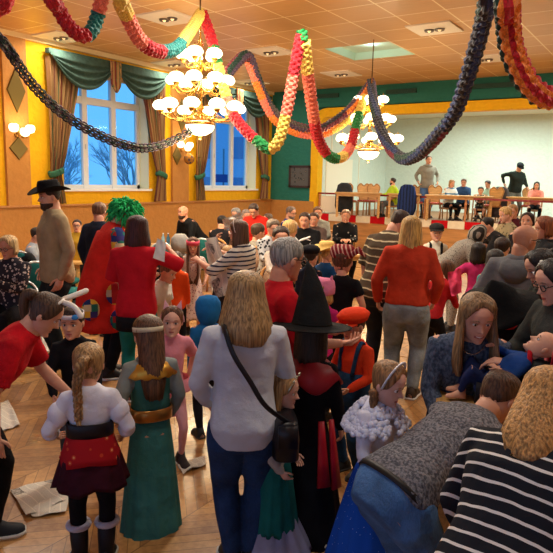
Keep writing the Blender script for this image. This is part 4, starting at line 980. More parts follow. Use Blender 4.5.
b.rings(R_+[[Vector((v.x*.97, v.y*.97, v.z)) for v in r] for r in R_[::-1]], cap=False, closed=False); b.build('sash', rs, p.root)
# green dress girl
p = person('girl in long teal-green dress with gold collar and long brown hair, seen from behind', 148, 317, 3.5, 195, kid=1, legw=.6, top=cloth('7E8684', .1), hem=.3, dress=cloth('3C746E', .12), dl=.74, dw=.15, R=(.02, .06, -.26), L=(.05, .05, -.25), shoes='3A2A24', hair=('long', '5A3C28', .34, dict(spread=-.1, hug=.42, b0=68)), hp=10)
gold = plain('C8963C', .35, .7)
b = MB(); R_ = []
for rr, z in ((.05, .02), (.08, .0), (.118, -.05), (.112, -.055), (.07, -.01), (.045, .01)): R_.append([p.spine(.98)+Vector((math.cos(q)*rr*p.H*1.05, math.sin(q)*rr*p.H*.8, z*p.H+.006*math.sin(q*14)*(rr > .1))) for q in [2*math.pi*i/48 for i in range(48)]])
b.rings(R_, cap=False); b.build('gold_collar', gold, p.root)
b = MB(); b.rings([p.tring(s, .082+d, .062+d, -.003) for s, d in ((.2, .008), (.21, .014), (.36, .014), (.37, .008))], cap=False); b.build('gold_belt', plain('A8763C', .3, .7), p.root)
band_(p, cloth('C8BCA0', .15), .62, .74, 1.17, name='headband')
t = MB(); R_ = [p.tring(s, w_*1.0, d_, 0) for s, w_, d_ in ((.2, .088, .07), (.5, .085, .066), (.75, .09, .064), (.88, .09, .055))]; t.rings(R_); t.build('bodice', cloth('3C746E', .12), p.root)
# pink girl
p = person('girl in pink top with cat-ear headband facing the camera', 172, 307, 4.25, 8, kid=1, hy=10, hp=4, hr=-3, top=cloth('D88A98', .1), sleeve=.8, hem=-.45, bottom=cloth('D8A0A8', .08), blen=1, legw=.78, R=(.05, .02, -.25), L=(.03, -.08, -.24), shoes='2A2426', w=.88, hair=('long', '6A4630', 0, dict(pony=('tail', .12))), skin='DCAE98')
b = MB(); hf = p.hf
for s in (-1, 1): b.add([hf(s*.12, .05, 1.02), hf(s*.32, .05, .92), hf(s*.28, .03, 1.28), hf(s*.12, .0, 1.02), hf(s*.32, .0, .92)], [(0, 1, 2), (3, 2, 4), (0, 2, 3), (1, 4, 2), (0, 3, 4, 1)])
b.tube([hf(math.cos(a)*.41, .03, .5+math.sin(a)*.52) for a in [math.pi*i/16 for i in range(17)]], .02*hf.h, 6); b.build('cat_ear_headband', cloth('E8B0B8', .08), p.root, False)
b = MB(); b.rings([p.tring(s, .125+k, .11+k, -.003) for s, k in ((.05, -.005), (.15, 0), (.28, -.022))], cap=False); b.build('frill', cloth('D88A98', .1), p.root)
# main woman in white sweater
wm = person('woman in pale grey sweater and blue jeans, back to the camera, centre front', 246, 277, 3.1, 184, w=1.0, stance=.03, top=cloth('BFC2CC', .05), hem=-.22, loose=1.5, sleeve=2, bottom=denim('20375C'), R=(.0, .17, -.21), L=(.015, .1, -.26), legw=1.2, shoes='17161A', hp=6, hr=2, hair=('long', AB, .21, dict(spread=.62, hug=.12, thick=.22, b0=118)))
def strap_bag(p):
    bg = empty('handbag', p.root.location, 'black leather shoulder bag on the hip of the woman in the pale sweater', 'handbag', rz=p.root.rotation_euler.z); K = p.H; lea = plain('17151A', .4)
    c = Vector((.135*K, -.02*K, .49*K)); b = MB(); R_ = []
    for z, wx, wy in ((-.12, .055, .11), (-.105, .07, .135), (0, .07, .14), (.09, .06, .135), (.105, .03, .12)):
        R_.append([c+Vector((math.copysign(abs(math.cos(q))**.5, math.cos(q))*wx, math.copysign(abs(math.sin(q))**.5, math.sin(q))*wy, z)) for q in [2*math.pi*i/28 for i in range(28)]])
    b.rings(R_); b.build('bag_body', lea, bg); b = MB(); b.box(c+Vector((.0, -.142, .03)), (.1, .012, .12)); b.build('flap', lea, bg)
    pts = [c+Vector((0, -.11, .1)), Vector((.06*K, -.115*K, .62*K)), Vector((.01*K, -.112*K, .7*K)), Vector((-.04*K, -.1*K, .78*K)), Vector((-.065*K, -.065*K, .845*K)), Vector((-.07*K, -.0*K, .855*K)), Vector((-.04*K, .09*K, .76*K)), Vector((.06*K, .11*K, .62*K)), c+Vector((0, .1, .1))]
    b = MB(); b.tube([catmull(pts, i/60) for i in range(61)], .014, 8, .45, ref=(1, 0, 0)); b.build('strap', lea, bg)
strap_bag(wm)
# small girl by her side
p = person('small fair girl with silver tiara and teal skirt beside the black handbag', 285, 374, 3.25, 75, legw=.55, kid=1, hp=12, top=cloth('A89A90', .15), R=(.0, .05, -.26), L=(.0, .07, -.24), dress=cloth('17605A', .15), dl=.40, dw=.14, hair=('long', 'A07A4C', .14, dict(hug=.1)), skin='D8A68E')
b = MB(); hf = p.hf
z0_ = p.spine(.28).z-.36*p.H; R_ = []
for k in range(9): q = k/8; R_.append([Vector((math.cos(a)*p.H*(.12+.1*q)*(1+.05*math.sin(a*13)), math.sin(a)*p.H*(.1+.1*q)*(1+.05*math.sin(a*13)), z0_*(1-q)+.02)) for a in [2*math.pi*i/60 for i in range(60)]])
b.rings(R_); b.build('tulle_skirt', cloth('8C8AA4', .15), p.root)
b = MB(); b.tube([hf(math.cos(a)*.4, .18+.1*math.sin(a), .62+math.sin(a)*.4) for a in [math.pi*i/14 for i in range(15)]], .02*hf.h, 6)
for i in range(5): a = math.pi*(3+2*i)/14; b.ball(hf(math.cos(a)*.4, .2+.1*math.sin(a), .7+math.sin(a)*.42), .035*hf.h, 8, 6)
b.build('tiara', plain('C8C0A8', .25, .7), p.root)
# witch
p = person('child in black and red witch costume with tall pointed black hat, seen from behind', 312, 316, 3.45, 170, kid=1, w=.95, top=cloth('141216', .35), loose=1.5, hp=5, R=(.05, .06, -.28), L=(.03, .1, -.24), dress=cloth('100F13', .4), dl=.62, dw=.175, shoes='2A2624', hair=('long', '241814', .16, dict(hug=.05)))
b = MB(); hf = p.hf; n = 40
def cone(r, z, dx=0, dy=0): return [hf(math.cos(q)*r+dx, math.sin(q)*r+dy, z) for q in [2*math.pi*i/n for i in range(n)]]
b.rings([cone(.42, .74), cone(.9, .70), cone(1.02, .74), cone(.9, .73), cone(.52, .79), cone(.5, .86), cone(.44, 1.14), cone(.34, 1.5, -.03), cone(.23, 1.85, -.06), cone(.13, 2.15, -.12, .02), cone(.02, 2.36, -.2, .05)]); b.build('witch_hat', cloth('1B1B1C', .3), p.root)
b = MB(); b.rings([cone(.5, .80), cone(.52, .8), cone(.47, .93), cone(.45, .93)], cap=False); b.build('hat_band', cloth('2E2E26', .2), p.root)
redv = plain('A81424', .45)
for k, (a0, L_) in enumerate(((-.95, .28), (-.5, .3), (-2.15, .28), (-2.6, .3))):
    b = MB(); K = p.H; zt = p.spine(.3).z; ra = lambda q: (.13+.045*q)*K
    b.rings([[Vector((math.cos(a0+d)*ra(q), math.sin(a0+d)*ra(q)*.8+p.spine(0).y*.6, zt-q*L_*K)) for d in (-.10-.08*q, 0, .10+.08*q)]+[Vector((math.cos(a0+d)*ra(q)*.93, math.sin(a0+d)*ra(q)*.75+p.spine(0).y*.6, zt-q*L_*K)) for d in (.10+.08*q, 0, -.10-.08*q)] for q in (0, .3, .6, 1)]); b.build('red_panel', redv, p.root)
b = MB(); R_ = []
for rr, z in ((.04, .03), (.09, -.0), (.135, -.07), (.125, -.075), (.08, -.01)): R_.append([p.spine(.98)+Vector((math.cos(q)*rr*p.H*1.1, math.sin(q)*rr*p.H, z*p.H*(1+.35*math.sin(q*4)) )) for q in [2*math.pi*i/48 for i in range(48)]])
b.rings(R_, cap=False); b.build('collar', plain('8A1420', .5), p.root)
# glasses man
p = person('man in red shirt with cropped grey hair and glasses behind the witch hat', 287, 238, 3.7, 105, top=red_t, w=1.1, hp=12, hy=-20, sleeve=.9, bottom=blackc, R=(.0, .2, -.16), L=(-.02, .2, -.16), hair=('short', '8E8A84', 0, dict(thick=.045)), skin='C88E74', hhs=1.12); specs(p)
# red cap boy
p = person('child in red-orange cap, orange shirt and dark blue overalls beside the witch costume', 354, 311, 4.2, -40, kid=1, hy=5, hp=8, top=cloth('D03C1C', .15), w=1.0, R=(.02, .12, -.2), L=(0, .14, -.2), bottom=denim('1A3C5C'), loose=1.4, legw=1.15, hair=('short', '4A3020', 0))
hat_cap(p, cloth('D83A18', .12), .44, True, .22, .68)
b = MB(); K = p.H; b.rings([p.tring(s, .102, .078, 0) for s in (-.1, .1, .3, .5)]); b.build('bib', denim('1A3C5C'), p.root)
for s in (-1, 1): b = MB(); b.tube([catmull([Vector((s*.05*K, .08*K, p.spine(.5).z)), Vector((s*.06*K, .05*K, p.spine(.95).z)), Vector((s*.06*K, .0, p.spine(1.03).z)), Vector((s*.04*K, -.07*K, p.spine(.5).z))], i/14) for i in range(15)], .018, 8, .4); b.build('overall_strap', denim('1A3C5C'), p.root)
# bent man in grey sweater
p = person('man bending over in speckled grey sweater and blue jeans, back towards us', 500, 378, 2.85, 143, lean=72, hp=38, twist=0, w=.98, top=heather('4E4E54', '807E84', 90), hem=-.05, loose=1.1, bottom=denim('4A6E9C'), R=(.0, .14, -.25), L=(.0, .18, -.22), hair=('short', '4E3424', 0), skin='CE9A80', H=1.72, legw=1.1)
b = MB(); b.rings([p.tring(s, .102+k, .08+k, -.012) for s, k in ((-.03, .0), (-.025, .003), (.015, .003), (.02, .0))], cap=False); b.build('belt', plain('1E1A18', .5), p.root)
# smiling blonde
p = person('smiling woman with long ash-blonde hair in blue-grey top leaning forward', 478, 297, 3.15, 8, lean=26, hp=20, hy=-14, w=1.12, top=heather('3C4658', '5A6478', 70), R=(-.03, .1, -.27), L=(-.03, .1, -.27), bottom=blackc, smile=True, hair=('long', '8A6A48', .30, dict(hug=-.1, spread=.35, b0=112, thick=.11)), skin='D8A088', hhs=1.1)
p.fair = 1
b = MB(); K = p.H; c_ = p.spine(1.0); b.tube([c_+Vector((math.cos(a)*.075, .03+math.sin(a)*.07, -.05*math.sin(a)**2 if math.sin(a) > 0 else .01)) for a in [2*math.pi*i/24 for i in range(25)]], .002, 4); b.build('necklace', plain('D0C8B8', .2, .9), p.root)
# striped woman
p = person('woman in black and white striped top with blonde hair, bending at lower right', 550, 376, 2.2, 166, lean=40, hp=30, w=1.15, top=stripes('20222A', 'E4E0DC', .046, .22, (.02, .66, .75)), loose=1.7, sleeve=1.5, hem=-.5, bottom=blackc, R=(0, .12, -.22), L=(.05, .08, -.28), hair=('long', 'B88850', .13, dict(hug=.8, spread=.2, thick=.12, b0=118)), H=1.66, hhs=1.05)
# blue princess girl
p = person('girl in sparkling blue gown with white fluffy cape and silver hairband', 389, 364, 3.0, 62, kid=1, hp=20, top=cloth('D8DAEC', .1), R=(.0, .14, -.2), L=(.02, .14, -.2), dress=spotted('1648A8', 'B8D8F8', 55, .09), dl=.66, dw=.27, hair=('long', '8A6440', 0, dict(pony=('side', .2, .35))), skin='DCAC9C')
alice(p, plain('D4D8E8', .3, .3), .05, 1.22, .08)
b = MB()
for k in range(420):
    a = rnd.uniform(0, 2*math.pi); t_ = rnd.random(); c_ = p.spine(1.03-.30*t_); rr = p.H*(.055+.085*t_**.7); b.ball((c_.x+math.cos(a)*rr*1.1, c_.y+math.sin(a)*rr*.95, c_.z), rnd.uniform(.012, .02), 6, 4)
tag(b.build('fluffy_cape', cloth('D8DAEC', .1), p.root), kind='stuff')
# right-hand group
p = person('bald man in dark grey hoodie with glasses, back to the camera at right', 526, 225, 4.8, 165, w=1.0, top=cloth('6C6D70', .12), loose=1.4, hy=35, hp=8, bottom=blackc, R=(.06, .1, -.22), L=(.06, .1, -.25), hair=None, skin='B98468', neckw=1.05); specs(p)
b = MB(); K = p.H; R_ = []
for rr, s in ((.035, 1.03), (.06, .98), (.068, .86), (.04, .74), (.02, .8)): R_.append([p.spine(s)+Vector((math.cos(q)*rr*K*1.1, (math.sin(q)*rr*.8-.045)*K, (.012*math.sin(q))*K)) for q in [2*math.pi*i/24 for i in range(24)]])
b.rings(R_); b.build('hood', cloth('606164', .12), p.root)
p = person('woman with dark hair drawn back in dark green top, left of the glasses wearer', 542, 252, 3.9, -65, hp=28, lean=8, top=cloth('2A302E', .2), R=(0, .16, -.2), L=(0, .16, -.2), bottom=blackc, hair=('long', '1C1614', 0, dict(pony=('tail', .2))), skin='CE9C84', H=1.66)
p = person('woman with black glasses and white hair clip at the right edge holding the baby', 556, 262, 3.1, -55, hp=22, lean=10, w=1.1, top=cloth('343634', .2), R=(.02, .18, -.18), L=(-.06, .2, -.14), bottom=blackc, hair=('long', '1E1613', .1), skin='D8A48C', H=1.62); specs(p)
b = MB(); hf = p.hf; [b.ball(hf(.3, .12-.06*k, .86+.05*k), .045*hf.h, 8, 6) for k in range(-2, 3)]; b.build('hair_clip', plain('E8E4DC', .4), p.root)
p = person('child in wide black pointed hood with red scarf in front of the dark green sleeve', 502, 292, 3.75, -20, kid=1, hp=25, lean=20, top=cloth('151417', .3), R=(.0, .15, -.15), L=(0, .15, -.15), bottom=blackc, hair=('short', '241814', 0), hhs=1.05, H=1.2)
b = MB(); hf = p.hf; n = 36; b.rings([cone(.5, .60), cone(.85, .5), cone(.95, .56), cone(.6, .78), cone(.46, .95), cone(.34, 1.15), cone(.15, 1.3, .1), cone(.03, 1.38, .2)]) if False else None
def cone2(hf, r, z, dx=0, dy=0, n=36): return [hf(math.cos(q)*r+dx, math.sin(q)*r+dy, z+.12*math.cos(2*q)*r) for q in [2*math.pi*i/n for i in range(n)]]
b.rings([cone2(hf, .42, .7), cone2(hf, 1.0, .55), cone2(hf, 1.12, .6), cone2(hf, .95, .66), cone2(hf, .52, .84), cone2(hf, .42, 1.05), cone2(hf, .25, 1.25, .06), cone2(hf, .04, 1.4, .15)]); b.build('witch_hat', cloth('111113', .3), p.root)
b = MB(); b.tube([p.spine(1.02)+Vector((math.cos(a)*.065, math.sin(a)*.055+.01, 0)) for a in [2*math.pi*i/20 for i in range(21)]], .025, 8); b.build('scarf', cloth('B01C24', .2), p.root)
# baby
bb = person('bald baby in blue jumper with red trim lying back in a carrier', 545, 334, 3.0, -82, kid=2, sit=True, lean=-52, hp=-48, top=cloth('1C3E7C', .15), sleeve=1.6, R=(.02, .22, .06), L=(.02, .2, -.05), bottom=cloth('26305A', .2), hair=None, H=.66, skin='D8A488', w=1.15, bare=True, hip_z=.1)
b = MB(); c_ = bb.spine(1.04); b.tube([c_+Vector((math.cos(a)*.05, .01, math.sin(a)*.045)) for a in [2*math.pi*i/20 for i in range(21)]], .012, 8); b.build('red_collar', cloth('B81C28', .1), bb.root)
cr = empty('baby_carrier', bb.root.location, 'dark baby carrier seat with red padding cradling the baby', 'baby carrier', rz=bb.root.rotation_euler.z)
b = MB(); R_ = []
for t_ in [i/10 for i in range(11)]:
    y = -.30+.36*t_; zc = .02+.26*max(0, (.45-t_))**1.1*1.6+.06*max(0, t_-.6); R_.append([Vector((math.cos(a)*.15, y, zc-.07+.12*(1-math.sin(a)))) for a in [math.pi*i/12 for i in range(13)]]+[Vector((math.cos(a)*.125, y, zc-.045+.12*(1-math.sin(a)))) for a in [math.pi-math.pi*i/12 for i in range(13)]])
b.rings(R_); b.build('shell', cloth('26262C', .2), cr); b = MB(); b.tube([(math.cos(a)*.15, -.28, .19+.12*(1-math.sin(a))) for a in [math.pi*i/12 for i in range(13)]], .014, 6); b.build('red_piping', plain('A81C28', .6), cr)
# striped man and red woman
p = person('man in brown and cream striped polo bending his head, back to camera', 400, 213, 6.3, 150, lean=16, hp=34, hy=35, w=1.15, top=stripes('4A3C2C', 'C4B48E', .075, .26, (0, -.12, 1), '5E4C38'), loose=1.5, hem=-.15, sleeve=.95, bottom=cloth('26262A', .25), R=(-.02, .14, -.2), L=(.03, .02, -.3), hair=('short', '3A281C', 0), shoes='2A2018', legw=1.1)
p = person('woman in orange-red sweater and grey jeans with long blonde hair, back to camera', 412, 218, 5.75, 178, w=1.12, top=cloth('B83A22', .18), loose=1.6, hem=.06, bottom=denim('7C868C'), R=(.04, .07, -.27), L=(.06, .05, -.28), hair=('long', 'B08A4C', .40, dict(spread=.45, thick=.13, b0=112)), legw=1.15, hp=10, shoes='3A2C22')
# behind the red woman
p = person('person in red top and black trousers half hidden behind the blonde woman in orange-red', 447, 262, 6.8, 150, kid=1, lean=20, hp=30, top=cloth('A81C20'), bottom=blackc, hair=('long', '5A3C28', .2), R=(0, .14, -.2))
tw = sheet([at(448, 272, 6.5), at(462, 268, 6.5), at(462, 292, 6.4), at(452, 296, 6.4)], 'pink cloth held out beside the red-topped person', wav=.03, name='cloth', mat=cloth('C83C5C', .2))
p = person('child with dark ponytail in pink and magenta dress near the stage', 479, 243, 7.6, 165, kid=1, top=cloth('B42A60', .2), sleeve=.8, dress=cloth('B02878', .3), dl=.38, dw=.14, hair=('long', '1E1612', .14), R=(.0, .15, -.1), L=(.12, .05, -.1), leg='222')
p = person('person bent over in leopard-print hooded onesie before the stage', 480, 226, 8.4, 100, lean=48, hp=20, top=spotted('8C8478', '3A342E', 55, .3), loose=2.0, bottom=spotted('8C8478', '3A342E', 55, .3), hair=('short', '1C1614', 0), R=(0, .14, -.24), L=(0, .14, -.24), w=1.15)
hf = p.hf; b = MB(); b.rings([cone2(hf, .34, -.1), cone2(hf, .5, .1, 0, -.1), cone2(hf, .54, .5, 0, -.12), cone2(hf, .45, .85, 0, -.1), cone2(hf, .1, 1.08, 0, -.05)]); b.build('hood', stripes('8C8478', '2E2A26', .06, .4, (1, 0, 0)), p.root)
p = person('small child in dark hat and black braces over white shirt standing before the stage', 437, 225, 9.0, 10, kid=1, top=cloth('D8D0B8', .08), bottom=blackc, hair=('short', '2A1C14', 0), hhs=.95); hat_cap(p, cloth('2A2826', .2), .44, True, .05)
b = MB(); [b.tube([catmull([Vector((s*.05*p.H, .075*p.H, p.spine(.2).z)), Vector((s*.055*p.H, .05*p.H, p.spine(.95).z)), Vector((s*.05*p.H, -.03*p.H, p.spine(1.03).z))], i/8) for i in range(9)], .02, 6, .4) for s in (-1, 1)]; b.build('braces', blackc, p.root)
p = person('woman with dark hair reaching down behind the leopard onesie', 488, 218, 9.4, -75, lean=48, hp=15, top=cloth('2A2A2C'), bottom=blackc, hair=('short', '1A1412', 0), R=(0, .24, -.14), L=(0, .22, -.2), w=1.0)
p = person('blond woman in khaki patterned shirt gesturing by the stage front', 506, 208, 9.6, -60, top=spotted('9A8A68', '5E5440', 22, .35), lean=10, hp=15, R=(0, .2, -.1), L=(0, .22, -.16), bottom=cloth('3A3A34'), hair=('short', 'C09A60', 0, dict(thick=.14)))
p = person('person in maroon top behind the khaki-shirted blond woman', 513, 205, 10.3, -20, top=cloth('4A1820', .2), bottom=blackc, hp=15, hair=('short', '9A7448', 0))
p = person('dark-haired smiling woman in black looking up beyond the bald man', 528, 213, 8.2, -15, top=cloth('262426'), bottom=blackc, smile=True, hair=('long', '241612', .05), R='cross')
p = person('woman with auburn bob in black jacket at the right edge, talking', 545, 218, 6.6, -75, w=1.15, hp=12, top=cloth('1C1C1E', .3), R=(0, .12, -.22), L=(0, .12, -.22), bottom=blackc, hair=('long', '7A4224', .09, dict(thick=.14)), skin='CC9478')
p = person('child in yellow-green top at the front of the stage, behind the bald man', 503, 238, 7.4, 160, kid=1, top=cloth('B8B040', .15), bottom=blackc, hair=('short', '2A1A12', 0))
p = person('child with dark hair crowded between leopard onesie and bald man', 496, 250, 6.6, 170, kid=1, top=cloth('4E8A86', .2), bottom=blackc, hair=('long', '1E1612', .08))
# centre kids
p = person('small child in pink knitted cat-eared hat and magenta top', 324, 280, 5.2, 150, kid=1, w=1.05, top=cloth('B82468', .15), sleeve=.9, bottom=blackc, R=(.0, .16, -.1), L=(.03, .1, -.2), hair=('long', 'B88A50', .1)); hf = p.hf
b = MB(); b.rings([cone2(hf, .43, .40), cone2(hf, .46, .45), cone2(hf, .47, .7), cone2(hf, .42, .95), cone2(hf, .3, 1.07), cone2(hf, .05, 1.1)]); [b.limb([hf(s*.3, 0, .98), hf(s*.36, 0, 1.18)], [.1*hf.h, .04*hf.h], 8) for s in (-1, 1)]; b.build('knitted_hat', cloth('D87C9C', .15), p.root)
p = person('brown-haired child in sleeveless black top with red striped bandana, back to camera', 343, 248, 5.6, 172, w=.95, top=cloth('141316', .3), sleeve=.5, kid=1, bottom=blackc, hair=('short', '5A3A26', 0, dict(thick=.12)), R=(.03, .1, -.22), L=(.03, .1, -.22)); hf = p.hf
b = MB(); b.rings([cone2(hf, .44, .66, 0, .02), cone2(hf, .47, .72, 0, .0), cone2(hf, .46, .95), cone2(hf, .3, 1.1), cone2(hf, .05, 1.14)]); b.limb([hf(.35, -.3, .8), hf(.62, -.4, 1.0), hf(.85, -.4, .8)], [.1*hf.h, .14*hf.h, .05*hf.h], 8); b.build('bandana', stripes('7A1A20', 'C89A88', .035, .35, (1, 0, .4)), p.root)
p = person('child in blue football shirt wearing a straw-yellow cowboy hat', 327, 244, 7.4, 130, kid=1, top=cloth('1E4C80', .15), bottom=blackc, hair=('short', 'B08850', 0), R=(0, .14, -.2)); hat_cowboy(p, cloth('D8B468', .15), 1.0)
b = MB(); K = p.H; b.tube([Vector((math.cos(a)*.04, -.075*K-.004, p.spine(.6).z+math.sin(a)*.03)) for a in [2*math.pi*i/16 for i in range(17)]], .008, 6); b.tube([Vector((.08+math.cos(a)*.035, -.072*K-.004, p.spine(.6).z+math.sin(a)*.03)) for a in [2*math.pi*i/16 for i in range(17)]], .008, 6); b.build('shirt_emblem', plain('C8D4DC'), p.root)
p = person('child in navy jacket with black cap left of the straw-hatted child', 311, 247, 7.0, 150, kid=1, top=cloth('1E2234'), bottom=blackc, hair=('short', '241A16', 0)); hat_cap(p, cloth('17161A'), .45, True, .08)
# left and middle
p = person('tall bearded man in black cowboy hat and khaki shirt in left profile', 49, 184, 6.4, -72, top=cloth('A08C6A', .15), loose=1.7, hem=-.15, hp=8, bottom=cloth('1E2426'), R=(.03, .02, -.28), L='down', hair=('short', '2E2018', 0)); hat_cowboy(p, cloth('151416', .2), 1.0); beard(p, '3E2A20')
p = person('older woman with blonde bob and dark glasses seated at far left in patterned blouse', 8, 237, 6.9, -40, sit=True, w=.95, hp=12, hy=0, top=spotted('2E2A30', 'A8888C', 26, .35, 'C8B4A8'), R=(-.04, .2, -.08), L=(-.05, .2, -.08), bottom=blackc, hair=('long', 'C0A070', .08, dict(thick=.13)), skin='D09478'); specs(p); chair_for(p, 'b', 'teal banquet chair under the seated woman with blonde bob')
p = person('man in blue and grey shirt seated behind the cowboy', 37, 228, 9.2, 75, sit=True, lean=12, hp=12, top=cloth('8A9098', .15), R=(-.04, .2, -.14), bottom=blackc, hair=('short', '2E2420', 0)); chair_for(p, 'b', 'teal banquet chair under the man in blue-grey shirt behind the cowboy')
p = person('woman with glasses in mustard top between cowboy and dark-jacketed man', 77, 220, 9.6, -10, sit=False, lean=0, top=cloth('B08828', .15), bottom=blackc, hair=('short', '2A1A16', 0)); specs(p)
p = person('man with glasses in dark navy jacket behind the clown', 99, 203, 7.8, 140, w=1.1, top=cloth('1A2030', .2), bottom=jeans, hp=10, hy=-25, hair=('short', '6A4A36', 0), skin='C89078'); specs(p)
cl = person('clown in oversized red coat with patchwork sleeves and curly green wig', 124, 204, 6.2, 105, lean=16, hp=34, w=1.1, top=cloth('D02A20', .12), loose=1.6, bottom=blackc, R=(.07, .14, -.2), L=(0, .16, -.16), hair=('short', '18703C', 0, dict(thick=.1)), shoes='201A18')
cl.skirt = None; b = MB(); K = cl.H; R_ = []
for k in range(12):
    q = k/11; c_ = cl.spine(.95-.95*min(1, q*1.6)) if q < .62 else cl.spine(0); z = cl.spine(.95).z-(.53*K)*q; rr = (.10+.062*q**.8)*K
    R_.append([Vector((math.cos(a)*rr*(1+.04*q*math.sin(a*7)), c_.y+math.sin(a)*rr*.85*(1+.05*q*math.sin(a*9+1)), z)) for a in [2*math.pi*i/48 for i in range(48)]])
b.rings(R_); b.build('coat', cloth('D02A20', .12), cl.root)
pw = checks(['24366A', 'D8A83C', 'A82A2A', '38306A', 'C8B890', '2A6A5A'], 15)
for s in 'RL': b = MB(); b.limb([cl.sh[s], cl.el[s], cl.wr[s]], [.08, .085, .075], 16); o = b.build('patchwork_sleeve', pw, cl.root)
b = MB()
for (y, z) in ((.07, .50), (-.14, .42), (.1, .36)): c_ = Vector((.165*K*(1 if y > 0 else .9), cl.spine(0).y+y*K*.6, z*K)); b.ball(c_, (.02, .09, .11), 12, 8)
b.build('patch', pw, cl.root)
b = MB(); hf = cl.hf
for k in range(620):
    a = rnd.uniform(0, 2*math.pi); zz = rnd.uniform(.3, 1.0); x_, y_ = headpt(min(zz, .96), a)
    if y_ > .2 and zz < .78: continue
    q = hf(x_, y_, zz); o_ = (q-hf(0, -.05, .55)).normalized(); t_ = Vector((rnd.uniform(-1, 1), rnd.uniform(-1, 1), rnd.uniform(-1, .5)))*.35; L_ = hf.h*rnd.uniform(.16, .3)
    b.tube([q, q+(o_+t_*.5)*L_*.6, q+(o_+t_)*L_+Vector((0, 0, -L_*.25)), q+(o_*1.1+t_*1.7)*L_+Vector((0, 0, -L_*.7))], [.009, .011, .009, .004], 4)
tag(b.build('curly_wig', cloth('2CB466', .3, .9), cl.root), kind='stuff')
p = person('woman in red T-shirt with dark bob raising her hands, back to camera', 137, 219, 5.5, 165, w=.98, top=cloth('BC1826', .12), sleeve=.95, loose=1.6, hem=-.25, R=(.05, .17, .0), L=(-.02, .18, -.16), bottom=cloth('1E7468', .15), hair=('long', '3A1816', .17, dict(thick=.2, spread=.25, b0=118)), hp=12, shoes='201C1E')
t = MB(); t.rings([p.tring(s, .108, .085, -.01) for s in (-.34, -.2, -.1)]); t.build('undershirt', blackc, p.root)
sheet([at(157, 238, 5.2), at(166, 243, 5.2), at(164, 262, 5.2), at(153, 258, 5.2)], 'folded white paper held up by the woman in the red T-shirt', wav=.01, name='paper', mat=cloth('E6E2D8', .05))
p = person('girl with pink headband, very long brown hair and spotted dress facing the camera', 193, 238, 8.0, 0, kid=1, top=spotted('D8C0B4', '7A3C44', 40, .28, '8A5060'), sleeve=1.2, dress=spotted('D8C0B4', '7A3C44', 40, .28, '8A5060'), dl=.42, dw=.13, R=(.04, .05, -.22), L=(.04, .05, -.22), leg='D8B0A0', hair=('long', '5C3A2A', .5, dict(hug=-.55, spread=-.05, b0=125)), hp=6); band_(p, cloth('D85468', .1), .62, .86, 1.16)
p = person('girl in white puff-sleeved blouse, mostly hidden beside the red T-shirt', 168, 262, 6.2, 60, kid=1, top=cloth('D8D0C0', .08), sleeve=.9, loose=2, bottom=cloth('C0A0A4', .1), hair=('short', '6A4634', 0), hp=25, lean=10)
p = person('woman in white top with navy stripes holding up a newspaper, fair brown hair', 239, 221, 6.0, -115, w=1.05, hy=-10, hp=12, top=stripes('D8D2C4', '2C3048', .045, .34), sleeve=1.1, R=(.03, .24, -.02), L=(.0, .24, -.06), bottom=jeans, hair=('long', '5E4430', .18, dict(b0=115)))
b = MB(); alice(p, plain('D8C8C0', .5), .035, 1.16, .05)
sheet([at(203, 242, 6.2), at(214, 236, 6.1), at(236, 292, 6.0), at(214, 299, 6.1)], 'open newspaper held up beside the spotted dress', wav=.03)
sheet([at(222, 220, 7.6), at(240, 212, 7.5), at(243, 219, 7.5), at(224, 230, 7.6)], 'newspaper held overhead by the tawny-haired child behind the navy striped top', wav=.03)
sheet([onz(x_, y_, .745) for x_, y_ in ((268, 250), (286, 249), (288, 256), (270, 257))], 'pale newspaper sheet on long table behind the grey-haired man', wav=.006)
p = person('child in bright blue hooded top seen from behind', 208, 297, 4.8, 190, kid=1, top=cloth('1E6AA8', .15), bottom=blackc, hair=None); hf = p.hf
b = MB(); b.rings([cone2(hf, .32, -.1), cone2(hf, .44, .1), cone2(hf, .52, .45), cone2(hf, .5, .75), cone2(hf, .36, .98), cone2(hf, .08, 1.08)]); b.build('hood', cloth('1E6AA8', .15), p.root)
p = person('bald bearded man in black sweater leaning over the far tables', 183, 206, 10.8, -55, lean=42, hp=4, w=1.15, top=cloth('151618', .3), bottom=blackc, R=(0, .1, -.28), L=(0, .12, -.28), hair=None, skin='C88C70'); beard(p, '3E2C22')
p = person('hooded child in grey facing away between raised hands and long-haired girl', 180, 236, 8.6, 170, kid=1, top=cloth('8E8C86', .15), bottom=blackc, hair=None, H=1.3); hf = p.hf
b = MB(); b.rings([cone2(hf, .5, .0), cone2(hf, .6, .4), cone2(hf, .55, .8), cone2(hf, .3, 1.1), cone2(hf, .05, 1.15)]); b.build('hood', cloth('9A968E', .15), p.root)
p = person('child in bright orange top behind the white paper, dark hair', 176, 252, 7.2, 175, kid=1, top=cloth('D84A18', .12), loose=1.8, bottom=blackc, hair=('short', '3A2820', 0))
p = person('man in red polo shirt with white chest stripe standing at the far table', 254, 205, 10.6, -20, lean=12, hp=35, w=1.1, top=stripes('C22218', 'E0C4B8', 3.0, .012), sleeve=.9, R=(0, .16, -.2), L=(0, .14, -.22), bottom=jeans, hair=('short', '2E2018', 0))
